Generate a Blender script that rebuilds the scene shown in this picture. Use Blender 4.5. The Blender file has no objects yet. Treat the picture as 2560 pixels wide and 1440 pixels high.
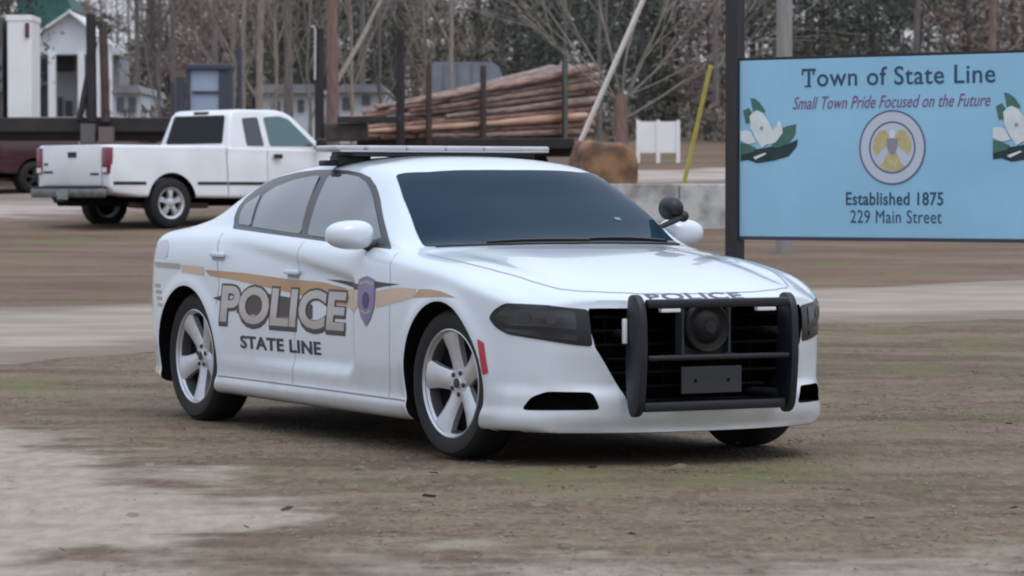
import bpy, bmesh, math, random
import numpy as np
from mathutils import Vector, Matrix, noise
from mathutils.bvhtree import BVHTree

S = bpy.context.scene
COL = S.collection
R = math.radians
PI = math.pi

# ------------------------------------------------------------------ camera
cam_data = bpy.data.cameras.new('camera')
cam_data.sensor_width = 36.0
cam_data.lens = 36.0 * 8500.0 / 2560.0
cam_data.clip_start = 0.5
cam_data.clip_end = 3000
cam_data.dof.use_dof = True
cam_data.dof.focus_distance = 17.4
cam_data.dof.aperture_fstop = 6.5
cam = bpy.data.objects.new('camera', cam_data)
COL.objects.link(cam)
CAM = Vector((15.9596, -8.4384, 1.2863))
YAW, PIT = 2.64136, -0.028867
_f = Vector((math.cos(YAW) * math.cos(PIT), math.sin(YAW) * math.cos(PIT), math.sin(PIT)))
cam.location = CAM
cam.rotation_euler = _f.to_track_quat('-Z', 'Y').to_euler()
S.camera = cam

# ------------------------------------------------------------------ light: soft, overcast late afternoon
SUN_EL, SUN_AZ = R(62), R(10)           # azimuth of the direction towards the sun, in the xy plane
world = bpy.data.worlds.new('World')
S.world = world
world.use_nodes = True
wn = world.node_tree.nodes
wl = world.node_tree.links
bg = wn['Background']
sky = wn.new('ShaderNodeTexSky')
sky.sky_type = 'NISHITA'
sky.sun_disc = False
sky.sun_elevation = SUN_EL
sky.sun_rotation = PI / 2 - SUN_AZ
sky.air_density = 1.0
sky.dust_density = 5.0
sky.ozone_density = 1.0
mixw = wn.new('ShaderNodeMix'); mixw.data_type = 'RGBA'
mixw.inputs[0].default_value = 0.62
# cloud cover: brighter overhead than near the horizon, as under an overcast sky
wtc = wn.new('ShaderNodeTexCoord'); wsep = wn.new('ShaderNodeSeparateXYZ')
wl.new(wtc.outputs['Generated'], wsep.inputs[0])
wcr = wn.new('ShaderNodeValToRGB')
wcr.color_ramp.elements[0].position = 0.0; wcr.color_ramp.elements[0].color = (4.3, 4.35, 4.85, 1)
wcr.color_ramp.elements[1].position = 0.8; wcr.color_ramp.elements[1].color = (9.0, 10.5, 12.6, 1)
wl.new(wsep.outputs[2], wcr.inputs[0])
wl.new(wcr.outputs[0], mixw.inputs[7])
wl.new(sky.outputs[0], mixw.inputs[6])
wl.new(mixw.outputs[2], bg.inputs[0])
mixw.inputs[0].default_value = 0.85
bg.inputs[1].default_value = 0.10
sun = bpy.data.lights.new('sun', 'SUN')
sun.energy = 0.6
sun.angle = R(25)
sun.color = (1, 0.95, 0.89)
sun_o = bpy.data.objects.new('sun', sun)
COL.objects.link(sun_o)
_s = Vector((math.cos(SUN_EL) * math.cos(SUN_AZ), math.cos(SUN_EL) * math.sin(SUN_AZ), math.sin(SUN_EL)))
sun_o.rotation_euler = _s.to_track_quat('Z', 'Y').to_euler()
S.view_settings.view_transform = 'Standard'
S.view_settings.look = 'None'
S.view_settings.exposure = 0.42
S.view_settings.gamma = 1
S.render.engine = 'CYCLES'
S.cycles.max_bounces = 6
S.cycles.transparent_max_bounces = 8
S.cycles.filter_width = 2.0

# ------------------------------------------------------------------ helpers: placing
FH = Vector((math.cos(YAW), math.sin(YAW), 0))
RH = Vector((math.sin(YAW), -math.cos(YAW), 0))
F_PX = 8500.0


def gz(D):
    """height of the ground at the distance D in front of the viewer"""
    if D < 22: return 0.0
    if D < 51: return 0.00085 * (D - 22) ** 2
    if D < 85: return 0.715 + 0.049 * (D - 51)
    return 2.381 + 0.03 * (D - 85)


def wp(px, D, z=0.0):
    """point D metres ahead, in the direction of the column px of the 2560 wide photo"""
    p = CAM + FH * D + RH * ((px - 1280) / F_PX * D)
    return Vector((p.x, p.y, z))


def zp(py, D):
    return CAM.z + (474.5 - py) / F_PX * D


def gp(px, D, dz=0.0):
    return wp(px, D, gz(D) + dz)


def depth_of(py):
    lo, hi = 6.0, 84.0
    for _ in range(50):
        m = (lo + hi) / 2
        if 474.5 + F_PX * (CAM.z - gz(m)) / m > py: lo = m
        else: hi = m
    return lo


# ------------------------------------------------------------------ helpers: materials
MATS = {}


def lin(c):
    return tuple(((v / 255) / 12.92 if v / 255 <= 0.04045 else ((v / 255 + 0.055) / 1.055) ** 2.4) for v in c)


def mat(name, col, rough=0.6, metal=0.0, coat=0.0, spec=0.5, vary=0.0, scale=8.0, col2=None, bump=0.0, bscale=40.0,
        stretch=(1, 1, 1), lo=0.35, hi=0.65, detail=5.0, coatrough=0.05, rvary=0.0):
    if name in MATS: return MATS[name]
    m = bpy.data.materials.new(name); m.use_nodes = True
    n, l = m.node_tree.nodes, m.node_tree.links
    b = n['Principled BSDF']
    b.inputs['Base Color'].default_value = (*col, 1)
    b.inputs['Roughness'].default_value = rough
    b.inputs['Metallic'].default_value = metal
    b.inputs['Coat Weight'].default_value = coat
    b.inputs['Coat Roughness'].default_value = coatrough
    b.inputs['Specular IOR Level'].default_value = spec
    if vary or col2 or bump or rvary:
        tc = n.new('ShaderNodeTexCoord'); mp = n.new('ShaderNodeMapping')
        mp.inputs['Scale'].default_value = stretch
        l.new(tc.outputs['Object'], mp.inputs[0])
        nz = n.new('ShaderNodeTexNoise'); nz.inputs['Scale'].default_value = scale; nz.inputs['Detail'].default_value = detail
        l.new(mp.outputs[0], nz.inputs[0])
        c2 = col2 or tuple(v * (1 - vary) for v in col)
        cr = n.new('ShaderNodeValToRGB')
        cr.color_ramp.elements[0].position = lo; cr.color_ramp.elements[1].position = hi
        cr.color_ramp.elements[0].color = (*c2, 1); cr.color_ramp.elements[1].color = (*col, 1)
        l.new(nz.outputs[0], cr.inputs[0]); l.new(cr.outputs[0], b.inputs['Base Color'])
        if rvary:
            mr = n.new('ShaderNodeMapRange'); mr.inputs[3].default_value = rough - rvary; mr.inputs[4].default_value = rough + rvary
            l.new(nz.outputs[0], mr.inputs[0]); l.new(mr.outputs[0], b.inputs['Roughness'])
        if bump:
            nb = n.new('ShaderNodeTexNoise'); nb.inputs['Scale'].default_value = bscale; nb.inputs['Detail'].default_value = 4
            l.new(mp.outputs[0], nb.inputs[0])
            bp = n.new('ShaderNodeBump'); bp.inputs['Strength'].default_value = bump; bp.inputs['Distance'].default_value = 0.02
            l.new(nb.outputs[0], bp.inputs['Height']); l.new(bp.outputs[0], b.inputs['Normal'])
    MATS[name] = m
    return m


# ------------------------------------------------------------------ helpers: objects
def tag(o, label=None, cat=None, group=None, kind=None):
    if label: o['label'] = label
    if cat: o['category'] = cat
    if group: o['group'] = group
    if kind: o['kind'] = kind
    return o


def thing(name, label, cat, loc=(0, 0, 0), rz=0.0, group=None):
    o = bpy.data.objects.new(name, None)
    o.empty_display_size = 0.3
    COL.objects.link(o)
    o.location = loc; o.rotation_euler = (0, 0, rz)
    return tag(o, label, cat, group)


def obj(name, bm, m, parent=None, smooth=None, label=None):
    """link a bmesh as one mesh object; m is a material or list of them; smooth = crease angle in degrees"""
    me = bpy.data.meshes.new(name)
    if isinstance(bm, bpy.types.Mesh): me = bm
    else:
        bm.normal_update(); bm.to_mesh(me); bm.free()
    if len(me.materials): me.materials.clear()
    for k in (m if isinstance(m, (list, tuple)) else [m]): me.materials.append(k)
    if smooth is not None:
        me.polygons.foreach_set('use_smooth', [True] * len(me.polygons))
        me.set_sharp_from_angle(angle=R(smooth))
    o = bpy.data.objects.new(name, me)
    COL.objects.link(o)
    if parent: o.parent = parent
    if label: o['label'] = label
    return o


def copy_tree(o, parent=None):
    c = o.copy(); COL.objects.link(c)
    if parent: c.parent = parent
    for ch in list(o.children): copy_tree(ch, c)
    return c


def box(bm, c, s, rot=None, mi=0, bev=0.0):
    """box of size s centred on c"""
    r = bmesh.ops.create_cube(bm, size=1.0)
    vs = r['verts']
    bmesh.ops.scale(bm, vec=s, verts=vs)
    if bev > 0:
        es = list({e for v in vs for e in v.link_edges})
        q = bmesh.ops.bevel(bm, geom=es, offset=bev, segments=2, affect='EDGES', profile=0.5)
        vs = list({v for f in q['faces'] for v in f.verts} | {v for v in vs if v.is_valid})
    if rot is not None: bmesh.ops.rotate(bm, cent=(0, 0, 0), matrix=rot, verts=vs)
    bmesh.ops.translate(bm, vec=c, verts=vs)
    if mi:
        for v in vs:
            for f in v.link_faces: f.material_index = mi
    return vs


def tube(bm, pts, rad, seg=8, cap=True, mi=0):
    """tapered tube along pts; rad a number or a list"""
    pts = [Vector(p) for p in pts]
    if not isinstance(rad, (list, tuple)): rad = [rad] * len(pts)
    rings = []
    up = None
    for i, p in enumerate(pts):
        t = (pts[min(i + 1, len(pts) - 1)] - pts[max(i - 1, 0)]).normalized()
        if up is None:
            up = Vector((0, 0, 1)) if abs(t.z) < 0.9 else Vector((1, 0, 0))
        a = t.cross(up).normalized(); b = a.cross(t).normalized(); up = b
        rings.append([bm.verts.new(p + (a * math.cos(2 * PI * k / seg) + b * math.sin(2 * PI * k / seg)) * rad[i]) for k in range(seg)])
    fs = []
    for i in range(len(rings) - 1):
        for k in range(seg):
            fs.append(bm.faces.new((rings[i][k], rings[i][(k + 1) % seg], rings[i + 1][(k + 1) % seg], rings[i + 1][k])))
    if cap:
        fs.append(bm.faces.new(rings[0][::-1])); fs.append(bm.faces.new(rings[-1]))
    for f in fs: f.material_index = mi
    return rings


def lathe(bm, prof, seg=32, axis='Y', c=(0, 0, 0), closed=False, mi=0):
    """revolve (radius, offset along the axis) pairs"""
    rings = []
    for r, h in prof:
        ring = []
        for k in range(seg):
            a = 2 * PI * k / seg
            u, v = r * math.cos(a), r * math.sin(a)
            p = {'Y': (u, h, v), 'Z': (u, v, h), 'X': (h, u, v)}[axis]
            ring.append(bm.verts.new((p[0] + c[0], p[1] + c[1], p[2] + c[2])))
        rings.append(ring)
    n = len(rings)
    fs = []
    for i in range(n if closed else n - 1):
        A, B = rings[i], rings[(i + 1) % n]
        for k in range(seg):
            fs.append(bm.faces.new((A[k], A[(k + 1) % seg], B[(k + 1) % seg], B[k])))
    if not closed:
        if prof[0][0] > 1e-4: fs.append(bm.faces.new(rings[0]))
        if prof[-1][0] > 1e-4: fs.append(bm.faces.new(rings[-1][::-1]))
    for f in fs: f.material_index = mi
    return fs


def prism(bm, outline, y0, y1, frame=None, mi=0):
    """polygon in (x, z) extruded from y0 to y1; frame maps (x, y, z) to a point"""
    fr = frame or (lambda x, y, z: (x, y, z))
    A = [bm.verts.new(fr(x, y0, z)) for x, z in outline]
    B = [bm.verts.new(fr(x, y1, z)) for x, z in outline]
    n = len(A)
    fs = [bm.faces.new(A), bm.faces.new(B[::-1])]
    for i in range(n):
        fs.append(bm.faces.new((A[i], B[i], B[(i + 1) % n], A[(i + 1) % n])))
    for f in fs: f.material_index = mi
    return A + B


def fix(bm):
    bmesh.ops.remove_doubles(bm, verts=bm.verts, dist=1e-5)
    bmesh.ops.recalc_face_normals(bm, faces=bm.faces)
    return bm


def bevel_all(bm, off, seg=2, ang=30):
    bm.normal_update()
    es = [e for e in bm.edges if len(e.link_faces) == 2 and e.calc_face_angle(0) > R(ang)]
    bmesh.ops.bevel(bm, geom=es, offset=off, segments=seg, affect='EDGES', profile=0.5, clamp_overlap=True)
    return bm


def round_poly(pts, r, n=5):
    """round the corners of a closed 2D polygon; r a number or one per corner"""
    out = []
    m = len(pts)
    for i in range(m):
        ri = r[i] if isinstance(r, (list, tuple)) else r
        p, a, b = Vector(pts[i]), Vector(pts[i - 1]), Vector(pts[(i + 1) % m])
        if ri <= 0: out.append(tuple(p)); continue
        da, db = min(ri, (a - p).length * 0.48), min(ri, (b - p).length * 0.48)
        q0, q1 = p + (a - p).normalized() * da, p + (b - p).normalized() * db
        for k in range(n + 1):
            t = k / n
            out.append(tuple(q0 * (1 - t) ** 2 + p * 2 * t * (1 - t) + q1 * t * t))
    return out


def pchip(tab):
    xs = np.array([t[0] for t in tab], float); ys = np.array([t[1] for t in tab], float)
    h = np.diff(xs); d = np.diff(ys) / h
    m = np.zeros(len(xs))
    for i in range(1, len(xs) - 1):
        if d[i - 1] * d[i] > 0:
            w1, w2 = 2 * h[i] + h[i - 1], h[i] + 2 * h[i - 1]
            m[i] = (w1 + w2) / (w1 / d[i - 1] + w2 / d[i])
    m[0], m[-1] = d[0], d[-1]

    def f(x):
        x = min(max(x, xs[0]), xs[-1])
        i = min(max(int(np.searchsorted(xs, x)) - 1, 0), len(h) - 1)
        t = (x - xs[i]) / h[i]
        return float(ys[i] * (1 + 2 * t) * (1 - t) ** 2 + h[i] * m[i] * t * (1 - t) ** 2 + ys[i + 1] * t * t * (3 - 2 * t) + h[i] * m[i + 1] * t * t * (t - 1))
    return f


def sstep(a, b, x):
    t = min(max((x - a) / (b - a), 0.0), 1.0)
    return t * t * (3 - 2 * t)


def text_bm(txt, size, bold=0.0, shear=0.0, spacing=1.0, word=1.0):
    """flat letters in the xy plane, starting at the origin"""
    cu = bpy.data.curves.new('lettering', 'FONT')
    cu.body = txt; cu.size = size; cu.offset = bold; cu.shear = shear
    cu.space_character = spacing; cu.space_word = word; cu.resolution_u = 4
    to = bpy.data.objects.new('lettering', cu); COL.objects.link(to)
    dg = bpy.context.evaluated_depsgraph_get()
    me = bpy.data.meshes.new_from_object(to.evaluated_get(dg))
    bm = bmesh.new(); bm.from_mesh(me)
    bpy.data.meshes.remove(me); bpy.data.objects.remove(to); bpy.data.curves.remove(cu)
    return bm


def split_words(bm, gap):
    """the words of a line of flat letters as separate bmeshes"""
    bm.verts.ensure_lookup_table(); seen = set(); isl = []
    for v in bm.verts:
        if v in seen: continue
        st, cur = [v], []
        seen.add(v)
        while st:
            w = st.pop(); cur.append(w)
            for e in w.link_edges:
                o = e.other_vert(w)
                if o not in seen: seen.add(o); st.append(o)
        isl.append((min(w.co.x for w in cur), max(w.co.x for w in cur), cur))
    isl.sort(key=lambda t: t[0]); words = []; hi = -1e9
    for a, b, cur in isl:
        if a - hi > gap: words.append([])
        words[-1] += cur; hi = max(hi, b)
    out = []
    for wv in words:
        n = bmesh.new(); mp = {v: n.verts.new(v.co) for v in wv}
        for f in {f for v in wv for f in v.link_faces}: n.faces.new([mp[v] for v in f.verts])
        out.append(n)
    bm.free()
    return out


def fit_bm(bm, x0, x1, y0, y1):
    xs = [v.co.x for v in bm.verts]; ys = [v.co.y for v in bm.verts]
    sx = (x1 - x0) / (max(xs) - min(xs)); sy = (y1 - y0) / (max(ys) - min(ys))
    ax, ay = min(xs), min(ys)
    for v in bm.verts: v.co = Vector((x0 + (v.co.x - ax) * sx, y0 + (v.co.y - ay) * sy, 0))
    return bm


def poly_bm(outline):
    bm = bmesh.new()
    bm.faces.new([bm.verts.new((x, y, 0)) for x, y in outline])
    return bm


def boolean(o, cutters, op='DIFFERENCE'):
    for c in cutters:
        c.parent = o.parent
        md = o.modifiers.new('cut', 'BOOLEAN'); md.object = c; md.operation = op; md.solver = 'EXACT'
        md.material_mode = 'TRANSFER'
    dg = bpy.context.evaluated_depsgraph_get(); dg.update()
    me = bpy.data.meshes.new_from_object(o.evaluated_get(dg))
    o.modifiers.clear()
    o.data = me
    for c in cutters: bpy.data.objects.remove(c)
    return o


def cling(bm, bvh, to3d, direction, eps, cell=0.04, skirt=0.006):
    """lay a flat outline (xy of bm) onto a surface: to3d gives the start of the ray, direction its way"""
    xs = [v.co.x for v in bm.verts]; ys = [v.co.y for v in bm.verts]
    for ax, a, b in ((0, min(xs), max(xs)), (1, min(ys), max(ys))):
        k = math.floor(a / cell) + 1
        while k * cell < b:
            co = Vector((0, 0, 0)); co[ax] = k * cell; no = Vector((0, 0, 0)); no[ax] = 1
            bmesh.ops.bisect_plane(bm, geom=bm.verts[:] + bm.edges[:] + bm.faces[:], dist=1e-5, plane_co=co, plane_no=no)
            k += 1
    bmesh.ops.triangulate(bm, faces=bm.faces)
    d = Vector(direction).normalized()
    nrm = {}
    for v in bm.verts:
        o = Vector(to3d(v.co.x, v.co.y))
        hit, n, _, _ = bvh.ray_cast(o, d)
        if hit is None: hit, n, _, _ = bvh.find_nearest(o)
        if n.dot(d) > 0: n = -n
        v.co = hit + n * eps
        nrm[v] = n
    bm.normal_update()
    if bm.faces and sum((f.normal.dot(d) * f.calc_area() for f in bm.faces)) > 0:
        bmesh.ops.reverse_faces(bm, faces=bm.faces)
    if skirt:
        be = [e for e in bm.edges if len(e.link_faces) == 1]
        r = bmesh.ops.extrude_edge_only(bm, edges=be)
        for v in r['geom']:
            if isinstance(v, bmesh.types.BMVert):
                src = [e.other_vert(v) for e in v.link_edges if e.other_vert(v) in nrm]
                if src: v.co = src[0].co - nrm[src[0]] * (skirt + eps)
    return bm
# ================================================================== the police car
M_white = mat('car_white', (0.65, 0.70, 0.76), 0.30, coat=1.0, coatrough=0.03, rvary=0.04, scale=3, vary=0.03)
# road dust clinging low on the sills and behind the wheels
_n, _l = M_white.node_tree.nodes, M_white.node_tree.links
_b = _n['Principled BSDF']; _src = _b.inputs['Base Color'].links[0].from_socket
_tc = _n.new('ShaderNodeTexCoord'); _sp = _n.new('ShaderNodeSeparateXYZ'); _l.new(_tc.outputs['Object'], _sp.inputs[0])
_nz = _n.new('ShaderNodeTexNoise'); _nz.inputs['Scale'].default_value = 7; _nz.inputs['Detail'].default_value = 7; _l.new(_tc.outputs['Object'], _nz.inputs[0])
_ma = _n.new('ShaderNodeMath'); _ma.operation = 'MULTIPLY_ADD'; _ma.inputs[1].default_value = .35; _ma.inputs[2].default_value = -.175
_l.new(_nz.outputs[0], _ma.inputs[0])
_ad = _n.new('ShaderNodeMath'); _ad.operation = 'ADD'; _l.new(_sp.outputs[2], _ad.inputs[0]); _l.new(_ma.outputs[0], _ad.inputs[1])
_mr = _n.new('ShaderNodeMapRange'); _mr.inputs[1].default_value = .40; _mr.inputs[2].default_value = .14; _mr.inputs[4].default_value = .42
_l.new(_ad.outputs[0], _mr.inputs[0])
_mx = _n.new('ShaderNodeMix'); _mx.data_type = 'RGBA'; _mx.inputs[7].default_value = (.42, .37, .32, 1)
_l.new(_mr.outputs[0], _mx.inputs[0]); _l.new(_src, _mx.inputs[6]); _l.new(_mx.outputs[2], _b.inputs['Base Color'])
M_black = mat('black_plastic', (0.012, 0.012, 0.014), 0.5, bump=0.1, bscale=200)
M_rubberbar = mat('black_powder_coat', (0.009, 0.010, 0.015), 0.45, bump=0.15, bscale=150)
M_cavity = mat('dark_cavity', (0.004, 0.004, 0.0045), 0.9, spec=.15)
M_tyre = mat('tyre_rubber', (0.015, 0.0145, 0.0155), 0.75, vary=0.3, scale=30, bump=0.3, bscale=120)
M_alloy = mat('wheel_silver', (0.62, 0.62, 0.65), 0.32, metal=0.5, vary=0.12, scale=20, coat=0.3)
M_glass_ws = mat('tinted_windscreen', (0.014, 0.032, 0.055), 0.04)
M_glass_ws.node_tree.nodes['Principled BSDF'].inputs['IOR'].default_value = 1.16
M_glass = mat('tinted_window', (0.05, 0.062, 0.073), 0.04, spec=0.9, coat=1.0, coatrough=0.02)
M_trim = mat('window_trim', (0.02, 0.022, 0.027), 0.28, spec=0.6)
M_gap = mat('panel_gap', (0.36, 0.38, 0.41), 0.8)
M_gapdark = mat('dark_sill_gap', (0.22, 0.23, 0.25), 0.8)  # darker grey for the joint along the sill
M_lens = mat('clear_lens', (0.46, 0.45, 0.47), 0.3, coat=0.4, vary=0.15, scale=4)


def tab(*p): return pchip(p)


z4 = tab((-2.35, .955), (-2, 1.0), (-1.5, 1.02), (-1.0, 1.012), (0, .972), (.85, .935), (1.2, .915), (1.5, .882), (1.8, .832), (2.0, .782), (2.2, .725))
z5 = tab((-2.35, 1.02), (-2, 1.05), (-1.5, 1.076), (-1.05, 1.075), (-.05, 1.03), (.85, .992), (1.2, .958), (1.5, .925), (1.8, .873), (2.0, .817), (2.2, .752))
d5 = tab((-2.35, .06), (-1.5, .085), (-1.05, .07), (0, .062), (.85, .075), (1.2, .09), (2.0, .08), (2.2, .05))
y6 = tab((-2.35, .56), (-2.05, .66), (-1.91, .655), (-1.63, .625), (-1.36, .605), (-1.04, .595), (-.63, .605), (0, .60), (.28, .597), (.5, .655), (.7, .708), (.92, .752), (1.25, .66), (1.6, .60), (2.2, .50))
z6 = tab((-2.35, 1.06), (-2.25, 1.065), (-2.05, 1.08), (-1.91, 1.088), (-1.63, 1.158), (-1.36, 1.293), (-1.04, 1.372), (-.63, 1.405), (-.2, 1.408), (.05, 1.408), (.28, 1.374), (.5, 1.268), (.7, 1.15), (.92, 1.012), (1.0, .992))
z7 = tab((-2.55, 1.075), (-2.3, 1.09), (-2.05, 1.105), (-1.95, 1.125), (-1.5, 1.295), (-1.1, 1.408), (-.8, 1.447), (-.3, 1.47), (.1, 1.460), (.42, 1.412), (.75, 1.225), (1.08, 1.038), (1.15, 1.012), (1.25, 1.004), (1.6, .972), (2.0, .905), (2.25, .84), (2.4, .785), (2.45, .765))
zbot = tab((-2.35, .24), (-1.9, .20), (-1.1, .165), (1.1, .15), (1.9, .15), (2.2, .155))
shift = tab((-2.35, -.2), (-2.0, -.12), (-1.6, -.04), (-.9, 0), (-.3, 0), (0, .07), (.2, .13), (.5, .16), (.9, .2), (1.5, .2), (2.0, .22), (2.2, .25))


def wmax(x):
    w = 0.94 + 0.012 * sstep(-.8, -1.5, x) + 0.004 * sstep(.9, 1.5, x) - 0.006 * sstep(.9, .2, abs(x))
    if x > 1.75: w *= (1 - ((x - 1.75) / .725) ** 1.82) ** (1 / 2.6)
    if x < -1.9: w *= (1 - ((-1.9 - x) / .63) ** 2) ** (1 / 2.8)
    return w


sect = tab((.13, .06), (.17, .03), (.22, .012), (.245, .010), (.262, .026), (.30, .024), (.45, .006), (.62, 0), (.75, .003), (.85, .010), (.93, .022), (1.02, .045))


def side_y(x, z):
    y = wmax(x) - sect(z) * (1 - .5 * sstep(1.7, 2.1, x))
    # door scallop: upper edge slopes down to the front, lower edge level, round front end
    zu = .985 - .135 * (x + .65) / 1.2
    rc = math.hypot(max(x - .44, 0), max(.47 - z, 0)) if (x > .44 and z < .47) else max(x - .44, .47 - z, 0)
    low = 1 - sstep(.07, .125, rc)
    up = 1 - sstep(zu - .035, zu + .005, z)
    y -= .033 * low * up * (.35 + .65 * sstep(-.9, .25, x)) * sstep(-1.25, -.95, x)
    for ax in (1.526, -1.526):
        r = math.hypot(x - ax, z - .36)
        y += .014 * math.exp(-((r - .405) / .04) ** 2) * (1 if z > .15 else 0)
    y += .018 * math.exp(-((x + 1.55) / .5) ** 2 - ((z - .95) / .12) ** 2)
    if x > 1.9:   # bumper crease under the lamp and chin lip
        y += .010 * sstep(1.9, 2.1, x) * math.exp(-((z - .20) / .05) ** 2) + .020 * sstep(1.9, 2.1, x) * (1 - sstep(.325, .385, z)) * sstep(.14, .18, z)
    return y


def shp(y): return max(0.0, 1 - (abs(y) / .78) ** 2.6)


NB = 31
NSIDE = 50
XS = [-2.35 + 4.55 * i / 230 for i in range(231)]


def half_ring(xs):
    """points from the bottom centre, up the side, to the roof centre"""
    sh = shift(xs)
    zb = zbot(xs); zt = z4(xs); pts = []
    y1 = side_y(xs, zb) - .03
    for k in range(NB + 1):
        y = y1 * k / NB
        pts.append(Vector((xs + sh * shp(y), y, zb)))
    for k in range(1, NSIDE + 1):
        z = zb + (zt - zb) * k / NSIDE
        pts.append(Vector((xs + sh * shp(side_y(xs, z)), side_y(xs, z), z)))
    y4 = pts[-1].y; ys5 = y4 - d5(xs); zz5 = z5(xs)
    cabin = sstep(1.02, .88, xs) * sstep(-2.15, -1.9, xs)
    for k in range(1, 6):
        t = k / 5
        y = y4 + (ys5 - y4) * t
        z = zt + (zz5 - zt) * (1 - (1 - t) ** 1.6)
        pts.append(Vector((xs + sh * shp(y), y, z)))
    yy6 = min(y6(xs), ys5 - .03)
    for k in range(1, 13):
        t = k / 12
        y = ys5 + (yy6 - ys5) * t
        zc = zz5 + (z6(xs) - zz5) * t
        yb = y + .022 * math.sin(PI * t) * cabin
        x = xs + sh * shp(y)
        c = 1 - (abs(y) / ys5) ** 2.4
        zh = zz5 + (z7(x) - zz5) * c
        # power dome of the bonnet
        if xs > .9: zh -= .016 * math.exp(-((abs(y) - .60) / .07) ** 2) * sstep(1.0, 1.4, xs) * sstep(2.15, 1.9, xs)
        k2 = sstep(1.06, .93, xs) * sstep(-2.2, -2.0, xs)
        pts.append(Vector((x, yb * cabin + y * (1 - cabin), zc * k2 + zh * (1 - k2))))
    p6 = pts[-1].copy()
    for k in range(1, 15):
        t = k / 14
        y = p6.y * (1 - t)
        x = xs + sh * shp(y)
        k2 = sstep(1.06, .93, xs) * sstep(-2.2, -2.0, xs)
        zc = p6.z + (z7(xs + sh) - p6.z) * (1 - (1 - t) ** 2.6)
        c = 1 - (abs(y) / ys5) ** 2.4
        zh = zz5 + (z7(x) - zz5) * c
        if xs > .9: zh -= .016 * math.exp(-((abs(y) - .60) / .07) ** 2) * sstep(1.0, 1.4, xs) * sstep(2.15, 1.9, xs)
        pts.append(Vector((x, y, zc * k2 + zh * (1 - k2))))
    return pts


def car_body_mesh():
    bm = bmesh.new()
    rings = []
    for xs in XS:
        h = half_ring(xs)
        n = len(h)
        full = [Vector((p.x, -p.y, p.z)) for p in h] + [p for p in h[-2:0:-1]]
        rings.append([bm.verts.new(p) for p in full])
    N = len(rings[0])
    for i in range(len(rings) - 1):
        for k in range(N):
            bm.faces.new((rings[i][k], rings[i][(k + 1) % N], rings[i + 1][(k + 1) % N], rings[i + 1][k]))
    # caps (Coons patches with a vertical profile)
    prof_f = tab((.15, -.03), (.17, .015), (.20, .03), (.24, .042), (.325, .040), (.385, .006), (.46, .014), (.56, .026), (.68, .015), (.76, -.012), (.80, -.03))
    prof_r = tab((.2, .0), (.3, -.05), (.6, -.06), (.85, -.02), (1.0, .0), (1.06, -.03))
    for ring, prof, flip in ((rings[-1], prof_f, False), (rings[0], prof_r, True)):
        # half indices: 0..NB bottom (y negative side), NB..NB+NSIDE side, rest top
        nt = 2 * NB
        bot = [ring[k] for k in range(NB, -1, -1)] + [ring[-k] for k in range(1, NB + 1)]
        i4 = NB + NSIDE
        top = [ring[k] for k in range(i4, i4 + nt + 1)]
        L = [ring[k] for k in range(NB, i4 + 1)]
        Rr = [ring[-k] for k in range(NB, i4 + 1)]
        grid = [[None] * (NSIDE + 1) for _ in range(nt + 1)]
        for i in range(nt + 1):
            u = i / nt
            for j in range(NSIDE + 1):
                v = j / NSIDE
                if j == 0: grid[i][j] = bot[i]; continue
                if j == NSIDE: grid[i][j] = top[i]; continue
                if i == 0: grid[i][j] = L[j]; continue
                if i == nt: grid[i][j] = Rr[j]; continue
                c = (bot[i].co * (1 - v) + top[i].co * v + L[j].co * (1 - u) + Rr[j].co * u
                     - (bot[0].co * (1 - u) * (1 - v) + bot[nt].co * u * (1 - v) + top[0].co * (1 - u) * v + top[nt].co * u * v))
                c.x += prof(c.z) * min(1, 4 * u * (1 - u) * 2.2)
                grid[i][j] = bm.verts.new(c)
        for i in range(nt):
            for j in range(NSIDE):
                q = (grid[i][j], grid[i + 1][j], grid[i + 1][j + 1], grid[i][j + 1])
                bm.faces.new(q if not flip else q[::-1])
    bmesh.ops.recalc_face_normals(bm, faces=bm.faces)
    for _ in range(4):
        bmesh.ops.smooth_vert(bm, verts=bm.verts, factor=0.5, use_axis_x=True, use_axis_y=True, use_axis_z=True)
    return bm


car = thing('police_car', 'white police sedan with push bumper, roof light bar and gold and purple door markings', 'police car')
bm = car_body_mesh()
tmp = bpy.data.meshes.new('shell'); bm.to_mesh(tmp)
BVH = BVHTree.FromBMesh(bm)
bm.free()
body = obj('body', tmp, [M_white, M_cavity], car)

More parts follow.
